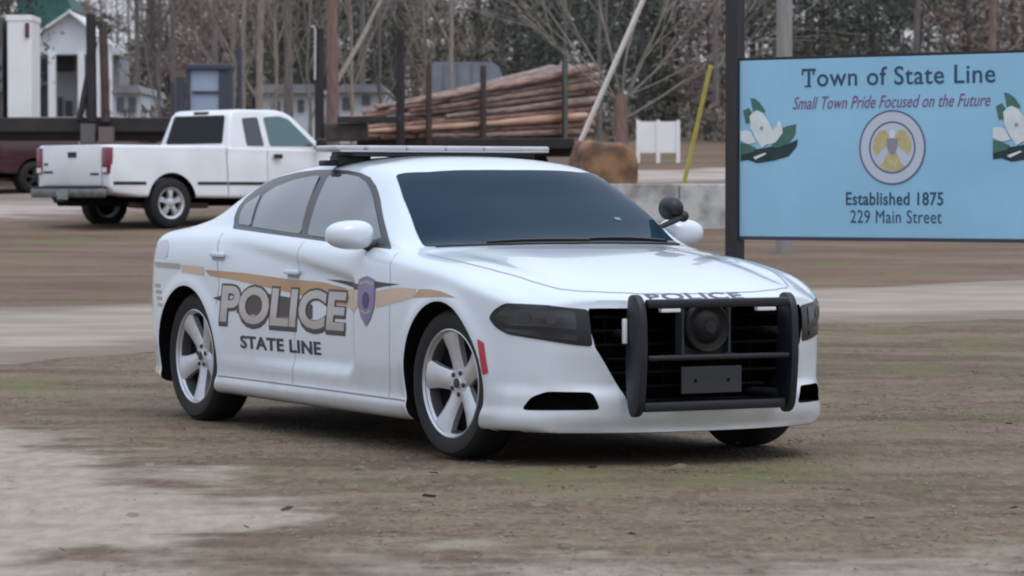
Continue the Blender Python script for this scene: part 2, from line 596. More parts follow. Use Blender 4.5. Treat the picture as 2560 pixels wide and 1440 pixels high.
cutters = []
for ax in (1.526, -1.526):
    for s in (-1, 1):
        c = bmesh.new()
        r = .392 if ax > 0 else .392
        lathe(c, [(r, s * .60), (r, s * 1.2)], 56, 'Y', (ax, 0, .362))
        bmesh.ops.recalc_face_normals(c, faces=c.faces)
        for f in c.faces: f.material_index = 1
        cutters.append(obj('cut', c, [M_white, M_cavity]))
MOUTH = [(-.58, .738), (-.60, .70), (-.565, .555), (-.53, .50), (-.455, .375), (-.40, .255), (.40, .255), (.455, .375), (.53, .50), (.565, .555), (.60, .70), (.58, .738)]
c = bmesh.new()
prism(c, MOUTH, 2.10, 2.8, frame=lambda a, b, z: (b, a, z))
bmesh.ops.recalc_face_normals(c, faces=c.faces)
for f in c.faces: f.material_index = 1
cutters.append(obj('cut', c, [M_white, M_cavity]))
for s in (-1, 1):          # fog lamp pockets
    c = bmesh.new()
    fog = round_poly([(s * .83, .262), (s * .80, .325), (s * .75, .352), (s * .575, .350), (s * .545, .268)], .02, 3)
    prism(c, fog, 1.9, 2.8, frame=lambda a, b, z: (b - .35 * (abs(a) - .7) - .0, a, z))
    for v in c.verts:
        if v.co.x < 2.4: v.co.x = 2.33 - max(0, (abs(v.co.y) - .5)) * .75 - .06
    bmesh.ops.recalc_face_normals(c, faces=c.faces)
    for f in c.faces: f.material_index = 1
    cutters.append(obj('cut', c, [M_white, M_cavity]))
boolean(body, cutters)
me = body.data
me.polygons.foreach_set('use_smooth', [True] * len(me.polygons))
me.set_sharp_from_angle(angle=R(42))
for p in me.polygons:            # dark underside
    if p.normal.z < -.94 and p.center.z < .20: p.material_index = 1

M_gold = mat('gold_vinyl', (0.46, 0.265, 0.135), 0.35, coat=0.3, vary=0.2, scale=2.0, detail=2)
M_tan = mat('pale_gold_vinyl', (0.60, 0.44, 0.33), 0.35, coat=0.3, vary=0.12, scale=2.5, detail=2)
M_greyv = mat('grey_gold_vinyl', (0.36, 0.33, 0.28), 0.4)
M_darkv = mat('dark_vinyl', (0.035, 0.035, 0.045), 0.4)
M_brownv = mat('dark_brown_vinyl', (0.065, 0.048, 0.045), 0.4)
M_letter = mat('silver_vinyl', (0.50, 0.465, 0.455), 0.4, col2=(0.40, 0.335, 0.30), scale=1.2, stretch=(.5, .5, 6), detail=1)
M_navy = mat('navy_vinyl', (0.018, 0.022, 0.04), 0.4)
M_purple = mat('purple_vinyl', (0.20, 0.16, 0.34), 0.35, coat=0.4, vary=0.15, scale=12)
M_purple2 = mat('deep_purple_vinyl', (0.055, 0.035, 0.15), 0.35)
M_red = mat('red_reflector', (0.42, 0.02, 0.04), 0.2, coat=0.6)
M_lampdark = mat('lamp_housing', (0.006, 0.007, 0.009), 0.25, coat=.1)
M_lampgrey = mat('smoked_lamp', (0.040, 0.044, 0.052), 0.25, coat=.3, coatrough=0.03, vary=0.85, scale=5, stretch=(1, 1, 5), detail=2)
M_lampdim = mat('lamp_projector_glass', (0.030, 0.033, 0.038), 0.2, coat=.3)
M_chrome = mat('dull_chrome', (0.5, 0.5, 0.52), 0.25, metal=0.9)
M_led = mat('white_led_lens', (0.75, 0.73, 0.76), 0.25, coat=0.5)
M_slate = mat('dark_grey_plate', (0.030, 0.033, 0.037), 0.55)


def strip_bm(pts, w, step=0.04):
    """ribbon of width w (number or per-point list) along a 2D polyline"""
    P = [Vector(p) for p in pts]
    W = w if isinstance(w, (list, tuple)) else [w] * len(P)
    Q, V = [], []
    for i in range(len(P) - 1):
        n = max(1, int((P[i + 1] - P[i]).length / step))
        for k in range(n): Q.append(P[i].lerp(P[i + 1], k / n)); V.append(W[i] + (W[i + 1] - W[i]) * k / n)
    Q.append(P[-1]); V.append(W[-1])
    bm = bmesh.new(); prev = None
    for i, q in enumerate(Q):
        t = (Q[min(i + 1, len(Q) - 1)] - Q[max(i - 1, 0)]).normalized()
        n = Vector((-t.y, t.x)) * V[i] / 2
        a, b = bm.verts.new((*(q + n), 0)), bm.verts.new((*(q - n), 0))
        if prev: bm.faces.new((prev[0], prev[1], b, a))
        prev = (a, b)
    return bm


def side_patch(name, bm, m, eps, s=-1, parent=None, cell=0.04, skirt=0.004, **k):
    cling(bm, BVH, lambda u, v: (u, s * 1.4, v), (0, -s, 0), eps, cell, skirt)
    return obj(name, bm, m, parent or car, smooth=60, **k)


def top_patch(name, bm, m, eps, parent=None, cell=0.04, skirt=0.004, **k):
    cling(bm, BVH, lambda u, v: (u, v, 2.2), (0, 0, -1), eps, cell, skirt)
    return obj(name, bm, m, parent or car, smooth=60, **k)


_wn = Vector((.5, 0, .866)); _wt = Vector((-.866, 0, .5)); _wb = Vector((1.1, 0, 1.02))


def ws_patch(name, bm, m, eps, parent=None, cell=0.05, **k):
    cling(bm, BVH, lambda u, v: _wb + _wt * v + Vector((0, u, 0)) + _wn * 1.0, -_wn, eps, cell, 0.004)
    return obj(name, bm, m, parent or car, smooth=60, **k)


def corner_patch(name, pts3, m, eps, s=-1, parent=None, rnd=0.02, cell=0.03, **k):
    """patch round the front corner, its outline given by (x, |y|, z) points"""
    n = Vector((.766, s * .643, 0)); e = Vector((.643, -s * .766, 0))
    out = [(Vector((x, s * y, 0)).dot(e), z) for x, y, z in pts3]
    bm = poly_bm(round_poly(out, rnd, 4))
    cling(bm, BVH, lambda u, v: e * u + n * 3.4 + Vector((0, 0, v)), -n, eps, cell, 0.004)
    return obj(name, bm, m, parent or car, smooth=60, **k)


# ---- glass
DLO = [(.82, .992), (.394, 1.006), (-.097, 1.028), (-.60, 1.051), (-1.127, 1.075), (-1.205, 1.135), (-1.255, 1.19), (-1.275, 1.235), (-1.235, 1.285), (-1.15, 1.326),
       (-1.01, 1.357), (-.77, 1.380), (-.55, 1.391), (-.35, 1.391), (-.15, 1.386), (.045, 1.371), (.17, 1.349), (.28, 1.306), (.41, 1.236), (.578, 1.134)]
G1 = [(.727, 1.010), (.36, 1.022), (-.126, 1.045), (-.178, 1.053), (-.315, 1.358), (-.108, 1.363), (.058, 1.348), (.175, 1.321), (.279, 1.275), (.495, 1.152)]
G2 = [(-.265, 1.052), (-.88, 1.083), (-1.00, 1.253), (-.91, 1.299), (-.694, 1.338), (-.499, 1.357), (-.42, 1.357)]
G3 = [(-.925, 1.088), (-1.085, 1.096), (-1.15, 1.154), (-1.165, 1.205), (-1.045, 1.26)]
WS = [(0, -.03), (.35, -.012), (.62, .04), (.738, .100), (.715, .28), (.66, .56), (.594, .805), (.45, .745), (.2, .717), (0, .71)]
WSF = WS + [(-a, b) for a, b in WS[-2:0:-1]]
for s in (-1, 1):
    t = side_patch('window_trim', poly_bm(DLO), M_trim, .003, s)
    for g in (G1, G2, G3):
        side_patch('window', poly_bm(round_poly(g, .02, 3)), M_glass, .0075, s)
wsg = ws_patch('windscreen', poly_bm(round_poly(WSF, .025, 3)), M_glass_ws, .004)
ws_patch('cowl_strip', strip_bm([(-.70, .062), (-.60, .028), (-.35, -.018), (0, -.034), (.35, -.018), (.60, .028), (.70, .062)], .028), M_black, .009, wsg)
for pts in ([(-.45, .01), (.12, -.005)], [(.10, .002), (.62, .07)]):
    b = strip_bm(pts, [.010, .022]); ws_patch('wiper', b, M_black, .018, wsg)
ws_patch('sticker', poly_bm([(.410, .245), (.445, .245), (.445, .27), (.410, .27)]), mat('faded_sticker', (.16, .21, .25), .4), .008, wsg)
b = poly_bm(round_poly([(-.60, 1.0), (.60, 1.0), (.50, 1.40), (-.50, 1.40)], .05))
cling(b, BVH, lambda u, v: (-2.05 + (v - 1.0) * 2.0, u, 2.2), (0, 0, -1), .004, .05, .004)
obj('rear_window', b, M_glass, car, smooth=60)

# ---- panel joints
for s in (-1, 1):
    for nm, pts, w in (('door_gap', [(-.153, 1.018), (-.186, .606), (-.212, .262)], .004),
                       ('door_gap', [(.93, .975), (.975, .85), (.985, .6), (.965, .40), (.93, .262)], .004),
                       ('door_gap', [(-1.18, 1.05), (-1.14, .93), (-1.10, .76), (-1.13, .66)], .006),
                       ('sill_gap', [(-1.13, .268), (1.14, .254)], .008)):
        side_patch(nm, strip_bm(pts, w), M_gapdark if nm == 'sill_gap' else M_gap, .0015, s, skirt=0)
hl = [(1.12, -.80), (1.55, -.785), (1.781, -.753), (2.0, -.695), (2.15, -.635), (2.236, -.565), (2.30, -.46), (2.345, -.318), (2.362, -.15), (2.365, 0)]
hl = hl + [(x, -y) for x, y in hl[-2::-1]]
bon = top_patch('bonnet_gap', strip_bm(hl, .009), M_gap, .0015, skirt=0)

# ---- decals
side_patch('gold_stripe', poly_bm([(-1.27, .846), (-.777, .838), (-.293, .818), (.109, .812), (.40, .788), (.50, .755), (.44, .70), (.30, .70), (-.1, .735), (-.366, .756), (-.846, .792), (-1.21, .815)]), M_gold, .0018, skirt=0)
side_patch('pale_stripe', poly_bm([(.40, .786), (.62, .775), (.62, .70), (.56, .66), (.43, .69), (.46, .74)]), M_tan, .0022, skirt=0)
side_patch('pale_stripe', poly_bm([(.82, .782), (.92, .797), (1.08, .808), (1.27, .806), (1.235, .762), (1.12, .742), (.98, .722), (.83, .700)]), M_tan, .0018, skirt=0)
side_patch('gold_stripe', poly_bm([(1.24, .762), (1.30, .805), (1.42, .808), (1.54, .802), (1.70, .775), (1.58, .776), (1.375, .768)]), M_gold, .0018, skirt=0)
side_patch('rear_stripe', poly_bm([(-2.02, .878), (-1.61, .873), (-1.608, .842), (-1.99, .847)]), M_greyv, .0018, skirt=0)
side_patch('pale_stripe', poly_bm([(-1.598, .868), (-1.29, .861), (-1.28, .814), (-1.576, .824)]), M_tan, .0018, skirt=0)
side_patch('black_swoosh', poly_bm([(.17, .826), (.352, .826), (.66, .812), (.66, .782), (.56, .785), (.40, .806)]), M_darkv, .0026, skirt=0)
side_patch('black_swoosh', poly_bm([(.80, .832), (.952, .826), (1.09, .824), (.91, .808), (.80, .795)]), M_darkv, .0026, skirt=0)
side_patch('black_swoosh', poly_bm([(-1.17, .694), (-1.04, .715), (-1.04, .674)]), M_darkv, .0026, skirt=0)
side_patch('brown_panel', poly_bm([(-.88, .715), (-.50, .735), (-.12, .715), (.02, .69), (.02, .62), (-.35, .615), (-.88, .62)]), M_brownv, .0026, skirt=0)
# lettering on the doors: shadow, outline and face of each row of letters
PX0, PX1, PZ0, PZ1 = -1.085, .425, .566, .768
b = fit_bm(text_bm('POLICE', 1, .055, .10, 1.0), PX0 - .012, PX1 + .012, PZ0 - .026, PZ1 + .004)
side_patch('police_lettering_shadow', b, M_darkv, .0032, cell=.06, skirt=0)
b = fit_bm(text_bm('POLICE', 1, .06, .10, 1.0), PX0 - .014, PX1 + .014, PZ0 - .014, PZ1 + .012)
side_patch('police_lettering_outline', b, M_brownv, .0038, cell=.06, skirt=0)
b = fit_bm(text_bm('POLICE', 1, .034, .10, 1.0), PX0, PX1, PZ0, PZ1)
side_patch('police_lettering', b, M_letter, .0046, cell=.06, skirt=0)
for b in split_words(fit_bm(text_bm('STATE LINE', 1, .03, 0, 1.05), -.845, .108, .432, .502), .035):
    side_patch('town_lettering', b, M_navy, .003, cell=.06, skirt=0)
shield = [(.625, .835), (.66, .846), (.715, .856), (.77, .846), (.812, .835), (.822, .76), (.812, .70), (.775, .645), (.725, .604), (.67, .645), (.632, .70), (.622, .76)]
bd = side_patch('shield_badge', poly_bm(shield), M_purple, .0045, skirt=0)
side_patch('shield_seal', poly_bm([(.718 + .036 * math.cos(a), .735 + .042 * math.sin(a)) for a in np.linspace(0, 2 * PI, 16, endpoint=False)]), M_purple2, .0062, parent=bd, skirt=0)
side_patch('shield_scroll', strip_bm([(.645, .815), (.72, .828), (.80, .815)], .016), M_greyv, .0058, parent=bd, skirt=0)
side_patch('shield_scroll', strip_bm([(.662, .685), (.72, .668), (.782, .685)], .012), M_greyv, .0058, parent=bd, skirt=0)
side_patch('rear_corner_patch', poly_bm(round_poly([(-2.02, .905), (-1.80, .90), (-1.80, .985), (-1.85, 1.005), (-1.98, .995)], .03, 3)), mat('pale_grey_gloss', (.50, .51, .56), .2, coat=.6), .004)  # pale grey glossy patch on the rear quarter corner
# small grey notice on the rear bumper corner: rows of tiny marks
for r_ in range(4):
    b = strip_bm([(-1.985 + .02 * r_, .745 - .036 * r_), (-1.895 + .02 * r_, .743 - .036 * r_)], .02)
    side_patch('bumper_notice', b, M_greyv, .002, skirt=0)
b = fit_bm(text_bm('POLICE', 1, .02, 0, 1.08), -.305, .215, 0, .068)
cling(b, BVH, lambda u, v: (2.424 - v, u, 2.2), (0, 0, -1), .0025, .05, 0)
obj('bonnet_lettering', b, mat('plum_vinyl', (0.09, 0.07, 0.13), .4), car)

# ---- door handles
for s in (-1, 1):
    for hx, hz in ((-1.119, .925), (-.213, .848)):
        b = poly_bm(round_poly([(hx - .075, hz - .025), (hx + .065, hz - .028), (hx + .06, hz + .012), (hx - .07, hz + .016)], .02, 3))
        cup = side_patch('door_handle', b, M_gap, .002, s, skirt=0)
        b = bmesh.new()
        yy = abs(side_y(hx, hz)) + .016
        box(b, (hx, s * yy, hz + .008), (.17, .022, .026), bev=.009)
        obj('handle_grip', b, M_white, cup, smooth=40)

# ---- lamps
HL = [(1.953, .906, .687), (1.982, .894, .725), (2.038, .867, .758), (2.219, .737, .750), (2.336, .59, .732), (2.362, .583, .562), (2.317, .644, .568), (2.201, .77, .592), (2.058, .861, .613), (1.995, .89, .643)]
for s in (-1, 1):
    h = corner_patch('headlight', HL, M_lampdark, .004, s)
    ins = [(1.985, .893, .690), (2.045, .864, .742), (2.219, .737, .735), (2.300, .64, .722), (2.315, .635, .640), (2.20, .765, .655), (2.06, .855, .655)]
    corner_patch('lamp_reflector', ins, M_lampgrey, .0075, s, h, .015)
    low = [(2.03, .873, .640), (2.20, .768, .632), (2.318, .64, .612), (2.318, .64, .588), (2.20, .768, .606), (2.06, .858, .624)]
    corner_patch('lamp_strip', low, M_lampgrey, .0075, s, h, .004)
    for x, y, z in ((2.235, .725, .692), (2.135, .81, .695)):
        pts = [(x + .030 * math.cos(a) * .643, y - .030 * math.cos(a) * .766, z + .030 * math.sin(a)) for a in np.linspace(0, 2 * PI, 14, endpoint=False)]
        corner_patch('lamp_projector', pts, M_lampdim, .010, s, h, 0)
    # red side reflector on the bumper, behind the arch lip
    side_patch('side_marker', poly_bm(round_poly([(1.893, .588), (1.928, .57), (1.955, .43), (1.925, .418)], .008, 2)), M_red, .005, s)
    # tail lamps
    b = poly_bm(round_poly([(s * .25, .86), (s * .72, .84), (s * .74, .95), (s * .25, .97)], .03))
    cling(b, BVH, lambda u, v: (-4, u, v), (1, 0, 0), .005, .05, .005)
    obj('tail_light', b, M_red, car, smooth=60)

# ---- grille
b = bmesh.new()
for k in range(7):
    z = .30 + .066 * k
    w = .43 if z < .42 else (.50 if z < .52 else .57)
    box(b, (2.30, 0, z), (.05, 2 * w * (.9 if z < .4 else .97), .012), bev=.004)
for k in range(-3, 4):
    box(b, (2.29, k * .16, .49), (.02, .008, .42))
obj('grille', b, M_cavity, car)

# ---- push bumper
pb = thing('push_bumper', None, None, (-.085, -.03, 0)); pb.parent = car
up = round_poly([(2.55, .34), (2.565, .262), (2.60, .232), (2.655, .262), (2.672, .36), (2.686, .52), (2.680, .70), (2.662, .772), (2.62, .808), (2.565, .800), (2.558, .755), (2.545, .66), (2.540, .5)], .05, 3)
inner = [(2.46 + (x - 2.46) * .80, .52 + (z - .52) * .95) for x, z in up]
for s in (-1, 1):
    b = bmesh.new(); prism(b, up, s * .394, s * .434); fix(b); bevel_all(b, .008, 2, 50)
    u = obj('upright', b, M_rubberbar, pb, smooth=35)
    for z in (.62, .33):
        b = bmesh.new(); tube(b, [(2.30, s * (.40 if z > .5 else .33), z), (2.56, s * .40, z)], .02, 8)
        obj('mounting_arm', b, M_black, pb)
    b = bmesh.new(); box(b, (2.555, s * .443, .635), (.030, .014, .115), bev=.004)
    obj('side_light', b, M_led, pb, smooth=40)
    b = bmesh.new(); box(b, (2.655, s * .262, .731), (.03, .105, .019), bev=.005)
    obj('warning_light', b, M_led, pb, smooth=40)
for nm, z, x, hz, hx in (('top_bar', .762, 2.655, .042, .04), ('middle_bar', .512, 2.668, .026, .024), ('lower_bar', .285, 2.625, .045, .04)):
    b = bmesh.new(); box(b, (x, 0, z), (hx, .776, hz), bev=.010)
    obj(nm, b, M_rubberbar, pb, smooth=40)
b = bmesh.new(); box(b, (2.50, 0, .63), (.02, .27, .25), bev=.01)
for s in (-1, 1):
    box(b, (2.53, s * .128, .63), (.05, .012, .24)); tube(b, [(2.53, s * .12, .52), (2.65, s * .12, .515)], .008, 6)
obj('speaker_bracket', b, M_slate, pb, smooth=40)
b = bmesh.new()
lathe(b, [(.0, .072), (.035, .070), (.062, .055), (.078, .035), (.100, .042), (.112, .05), (.118, .045), (.118, 0), (.0, -.02)], 36, 'X', (2.525, 0, .645))
fix(b)
sp = obj('siren_speaker', b, mat('speaker_grey', (0.010, 0.010, 0.011), .65, spec=.3), pb, smooth=40)
b = bmesh.new(); lathe(b, [(.0, .0045), (.028, .003), (.030, 0), (.0, -.002)], 20, 'X', (2.597, 0, .645)); fix(b)
obj('speaker_cap', b, M_black, sp, smooth=40)
b = bmesh.new(); box(b, (2.60, 0, .402), (.008, .33, .125), bev=.003)
pl = obj('plate_bracket', b, M_slate, pb)
for y in (-.09, .09):
    b = bmesh.new(); lathe(b, [(.008, .004), (.008, 0)], 10, 'X', (2.604, y, .40))
    obj('bracket_bolt', b, M_cavity, pl)

# ---- mirrors
for s in (-1, 1):
    b = bmesh.new()
    bmesh.ops.create_uvsphere(b, u_segments=36, v_segments=22, radius=1)
    for v in b.verts:
        c = v.co
        f = lambda t, p: math.copysign(abs(t) ** p, t)
        v.co = Vector((.60 + .095 * f(c.x, .85), s * (.972 + .125 * f(c.y, .8)), 1.060 + .074 * f(c.z, .8) * (1 - .12 * c.y)))
        if v.co.x < .565: v.co.x = .565 - (.565 - v.co.x) * .25
    fix(b)
    mm = obj('wing_mirror', b, M_white, car, smooth=50)
    b = bmesh.new(); tube(b, [(.62, s * .80, 1.0), (.62, s * .87, 1.005), (.615, s * .92, 1.025)], [.035, .03, .028], 10)
    obj('mirror_arm', b, M_black, mm, smooth=50)
    b = bmesh.new(); box(b, (.556, s * .972, 1.060), (.012, .17, .085), bev=.005)
    obj('mirror_glass', b, M_glass, mm)

# ---- pillar spotlight on the driver's side
b = bmesh.new()
lathe(b, [(0, .062), (.025, .060), (.046, .043), (.058, .016), (.062, -.02), (.062, -.035), (.0, -.04)], 28, 'X', (.74, .835, 1.190)); fix(b)
so = obj('spotlight', b, M_rubberbar, car, smooth=40)
b = bmesh.new(); lathe(b, [(.055, 0), (0, -.006)], 24, 'X', (.699, .835, 1.190)); obj('spotlight_lens', b, M_lens, so)
b = bmesh.new(); bmesh.ops.create_uvsphere(b, u_segments=16, v_segments=10, radius=.031); bmesh.ops.translate(b, vec=(.77, .885, 1.148), verts=b.verts)
tube(b, [(.77, .885, 1.148), (.80, .80, 1.12), (.80, .72, 1.09)], [.018, .016, .014], 8)
obj('spotlight_bracket', b, M_black, so, smooth=40)

# ---- roof light bar
lb = thing('light_bar', None, None); lb.parent = car
LBX, LBZ = -.36, 1.503
b = bmesh.new()
box(b, (LBX, 0, LBZ - .028), (.27, 1.10, .022), bev=.006)
for s in (-1, 1):
    v = box(b, (LBX, s * .50, LBZ - .060), (.10, .20, .05), bev=.008)
    box(b, (LBX, s * .62, LBZ - .075), (.08, .10, .03), bev=.008)
obj('mounting_tray', b, M_rubberbar, lb, smooth=40)
segs = [(-.65, -.47), (-.467, -.235), (-.232, .0), (.003, .232), (.235, .467), (.47, .65)]
for i, (a, c_) in enumerate(segs):
    b = bmesh.new()
    box(b, (LBX, (a + c_) / 2, LBZ + .003), (.29 if 0 < i < 5 else .25, c_ - a, .032), bev=.012)
    obj('lens_module', b, M_lens, lb, smooth=50)
b = bmesh.new(); box(b, (LBX, 0, LBZ - .012), (.30, 1.26, .010), bev=.003); obj('lens_rail', b, M_chrome, lb)

# ---- wheels
def make_wheel(phase):
    w = thing('wheel', None, None)
    b = bmesh.new()
    lathe(b, [(.250, -.080), (.260, -.098), (.295, -.113), (.330, -.110), (.349, -.094), (.357, -.070), (.359, -.02), (.359, .05), (.355, .085), (.335, .108), (.265, .108), (.250, .09)], 64, 'Y', closed=True)
    fix(b)
    obj('tyre', b, M_tyre, w, smooth=35)
    b = bmesh.new()
    lathe(b, [(.250, -.092), (.258, -.102), (.263, -.100), (.258, -.093), (.246, -.082), (.242, -.074), (.252, -.07)], 64, 'Y', closed=True)
    for k in range(5):
        a = phase + 2 * PI * k / 5
        pts = [(.050, .052, -.052), (.10, .047, -.058), (.17, .054, -.072), (.225, .068, -.084), (.246, .080, -.087)]
        rows = []
        for r_, hw, y in pts:
            row = []
            for q, dy in ((-1, .040), (-1, .010), (-.72, 0), (0, -.004), (.72, 0), (1, .010), (1, .040)):
                row.append((r_, q * hw, y + dy))
            rows.append(row)
        V = []
        for row in rows:
            V.append([b.verts.new((r_ * math.cos(a) - t_ * math.sin(a), y, r_ * math.sin(a) + t_ * math.cos(a))) for r_, t_, y in row])
        for i in range(len(V) - 1):
            for j in range(6): b.faces.new((V[i][j], V[i][j + 1], V[i + 1][j + 1], V[i + 1][j]))
    lathe(b, [(.0, -.062), (.030, -.064), (.034, -.058), (.072, -.056), (.078, -.045), (.078, .0), (0, .0)], 40, 'Y')
    bmesh.ops.recalc_face_normals(b, faces=b.faces)
    obj('rim', b, M_alloy, w, smooth=35)
    b = bmesh.new()
    for k in range(5):
        a = phase + 2 * PI * (k + .5) / 5
        lathe(b, [(.0, -.064), (.011, -.064), (.012, -.055)], 10, 'Y', (.054 * math.cos(a), 0, .054 * math.sin(a)))
    lathe(b, [(0, -.070), (.022, -.069), (.026, -.060)], 20, 'Y')
    obj('wheel_nuts', b, M_slate, w, smooth=40)
    b = bmesh.new(); lathe(b, [(.0, .0), (.16, .0), (.165, .012), (0, .012)], 40, 'Y'); fix(b)
    obj('brake_disc', b, mat('brake_grey', (.05, .048, .046), .6), w, smooth=40)
    b = bmesh.new(); lathe(b, [(0, -.022), (.237, -.022), (.237, -.012), (0, -.012)], 40, 'Y'); fix(b)  # black disc added behind the spokes to darken the gaps
    obj('dark_backing', b, M_cavity, w)
    b = bmesh.new(); lathe(b, [(.240, -.074), (.232, -.05), (.232, .09), (.252, .095), (.252, -.06)], 48, 'Y', closed=True); fix(b)  # barrel coloured darker than the rim to deepen the spoke gaps
    obj('rim_barrel', b, mat('darkened_alloy', (.05, .05, .055), .5), w, smooth=40)
    return w


wf = make_wheel(R(100)); wf.parent = car
wf.location = (1.526, -.79, .358); wf.rotation_euler = (0, 0, R(3.5))
for loc, rz, ry in (((1.526, .79, .358), R(183.5), .4), ((-1.526, -.80, .358), 0, R(-27)), ((-1.526, .80, .358), PI, .9)):
    w = copy_tree(wf, car); w.location = loc; w.rotation_euler = (0, ry, rz)
# axles and floor pan under the body
b = bmesh.new()
tube(b, [(1.526, -.7, .33), (1.526, .7, .33)], .04, 8)
obj('axle', b, M_black, car)
b = bmesh.new(); tube(b, [(-1.526, -.7, .33), (-1.526, .7, .33)], .05, 8)
obj('axle', b, M_black, car)
b = bmesh.new(); box(b, (-1.9, -.35, .26), (.5, .16, .14), bev=.04)
obj('silencer', b, M_black, car)
# ================================================================== ground, roads
LOCAL_RZ = YAW - PI / 2


def ground_frame(o):
    o.location = (CAM.x, CAM.y, 0); o.rotation_euler = (0, 0, LOCAL_RZ)
    return o


class NT:
    """small helper to write shader maths"""
    def __init__(s, name):
        s.m = bpy.data.materials.new(name); s.m.use_nodes = True
        s.n, s.l = s.m.node_tree.nodes, s.m.node_tree.links
        s.b = s.n['Principled BSDF']
        s.tc = s.n.new('ShaderNodeTexCoord')
        sp = s.n.new('ShaderNodeSeparateXYZ'); s.l.new(s.tc.outputs['Object'], sp.inputs[0])
        s.x, s.y = sp.outputs[0], sp.outputs[1]

    def plug(s, sock, v):
        if isinstance(v, (int, float)): sock.default_value = v
        elif isinstance(v, tuple): sock.default_value = (*v, 1) if len(v) == 3 else v
        else: s.l.new(v, sock)

    def math(s, op, a, b=0.0, c=0.0, clamp=False):
        n = s.n.new('ShaderNodeMath'); n.operation = op; n.use_clamp = clamp
        for i, v in enumerate((a, b, c)): s.plug(n.inputs[i], v)
        return n.outputs[0]

    def noise(s, scale, detail=4.0, stretch=(1, 1, 1), off=(0, 0, 0), rough=.55):
        mp = s.n.new('ShaderNodeMapping'); mp.inputs['Scale'].default_value = stretch; mp.inputs['Location'].default_value = off
        s.l.new(s.tc.outputs['Object'], mp.inputs[0])
        n = s.n.new('ShaderNodeTexNoise'); n.inputs['Scale'].default_value = scale; n.inputs['Detail'].default_value = detail
        n.inputs['Roughness'].default_value = rough
        s.l.new(mp.outputs[0], n.inputs[0])
        return n.outputs[0]

    def step(s, a, b, v):
        n = s.n.new('ShaderNodeMapRange'); n.interpolation_type = 'SMOOTHSTEP'
        n.inputs[1].default_value = a; n.inputs[2].default_value = b
        s.plug(n.inputs[0], v)
        return n.outputs[0]

    def mix(s, f, a, b):
        n = s.n.new('ShaderNodeMix'); n.data_type = 'RGBA'
        s.plug(n.inputs[0], f); s.plug(n.inputs[6], a); s.plug(n.inputs[7], b)
        return n.outputs[2]


g = NT('dry_grass_ground')
n1 = g.noise(0.35, 5, (1, .6, 1)); n2 = g.noise(3.0, 6, (.7, 1, 1)); n3 = g.noise(13, 6, (1, .32, 1)); n4 = g.noise(.9, 4, (1, .5, 1), (7, 3, 0)); n5 = g.noise(42, 4, (1, .28, 1))
base = g.mix(g.step(.35, .68, n2), (.130, .090, .060), (.190, .139, .095))
base = g.mix(g.math('MULTIPLY', g.step(.44, .66, n3), .8), base, (.200, .156, .108))
base = g.mix(g.math('MULTIPLY', g.step(.58, .75, n5), .28), base, (.25, .205, .148))
base = g.mix(g.math('MULTIPLY', g.step(.52, .36, n5), .35), base, (.075, .056, .044))
# redder, darker grass on the far side of the road
base = g.mix(g.math('MULTIPLY', g.step(30, 36, g.y), .55), base, (.160, .098, .070))
streak = g.noise(.8, 6, (.35, 1.5, 1), (11, 2, 0))
base = g.mix(g.math('MULTIPLY', g.step(.48, .68, streak), .5), base, (.24, .188, .132))
base = g.mix(g.math('MULTIPLY', g.step(.48, .34, streak), .5), base, (.088, .063, .043))
# a few greenish patches
green = g.math('MULTIPLY', g.step(.53, .68, n4), g.step(9, 14, g.y))
base = g.mix(g.math('MULTIPLY', green, .7), base, (.140, .138, .062))
# bare sandy soil: front left of the viewer, and scattered along the front
wob = g.math('MULTIPLY', g.math('SUBTRACT', n4, .5), 3.2)
wob = g.math('ADD', wob, g.math('MULTIPLY', g.math('SUBTRACT', n2, .5), 1.6))
dist = g.math('ADD', g.math('MULTIPLY', g.x, -1.0), -0.75)                 # grows to the left
dist = g.math('SUBTRACT', dist, g.math('MULTIPLY', g.math('ABSOLUTE', g.math('SUBTRACT', g.y, 13.6)), .42))
dist = g.math('ADD', dist, wob)
sand = g.step(-.25, .45, dist)
front = g.math('ADD', g.math('MULTIPLY', g.math('SUBTRACT', 12.2, g.y), .55), wob)
sand = g.math('MAXIMUM', sand, g.math('MULTIPLY', g.step(-.1, .7, front), .75))
sandc = g.mix(g.step(.3, .7, n3), (.300, .252, .205), (.375, .322, .268))
sandc = g.mix(g.math('MULTIPLY', g.step(.52, .62, g.noise(1.6, 5, (.35, 1.3, 1))), .45), sandc, (.24, .195, .16))
col = g.mix(sand, base, sandc)
g.l.new(col, g.b.inputs['Base Color'])
g.b.inputs['Roughness'].default_value = .95; g.b.inputs['Specular IOR Level'].default_value = .15
bp = g.n.new('ShaderNodeBump'); bp.inputs['Strength'].default_value = .8; bp.inputs['Distance'].default_value = .035
g.l.new(g.math('ADD', g.math('MULTIPLY', n3, .6), g.math('MULTIPLY', n5, .6)), bp.inputs['Height']); g.l.new(bp.outputs[0], g.b.inputs['Normal'])

Ds = [-80, -30, -10, 0, 5] + [7 + .35 * k for k in range(90)] + [39 + 1.5 * k for k in range(60)] + [135, 160, 200, 300, 500, 900]
Ls = [-600, -200, -80, -40] + [-20 + .5 * k for k in range(81)] + [40, 80, 200, 600]


def gz2(D):
    return gz(min(D, 130)) + max(0, D - 130) * .004


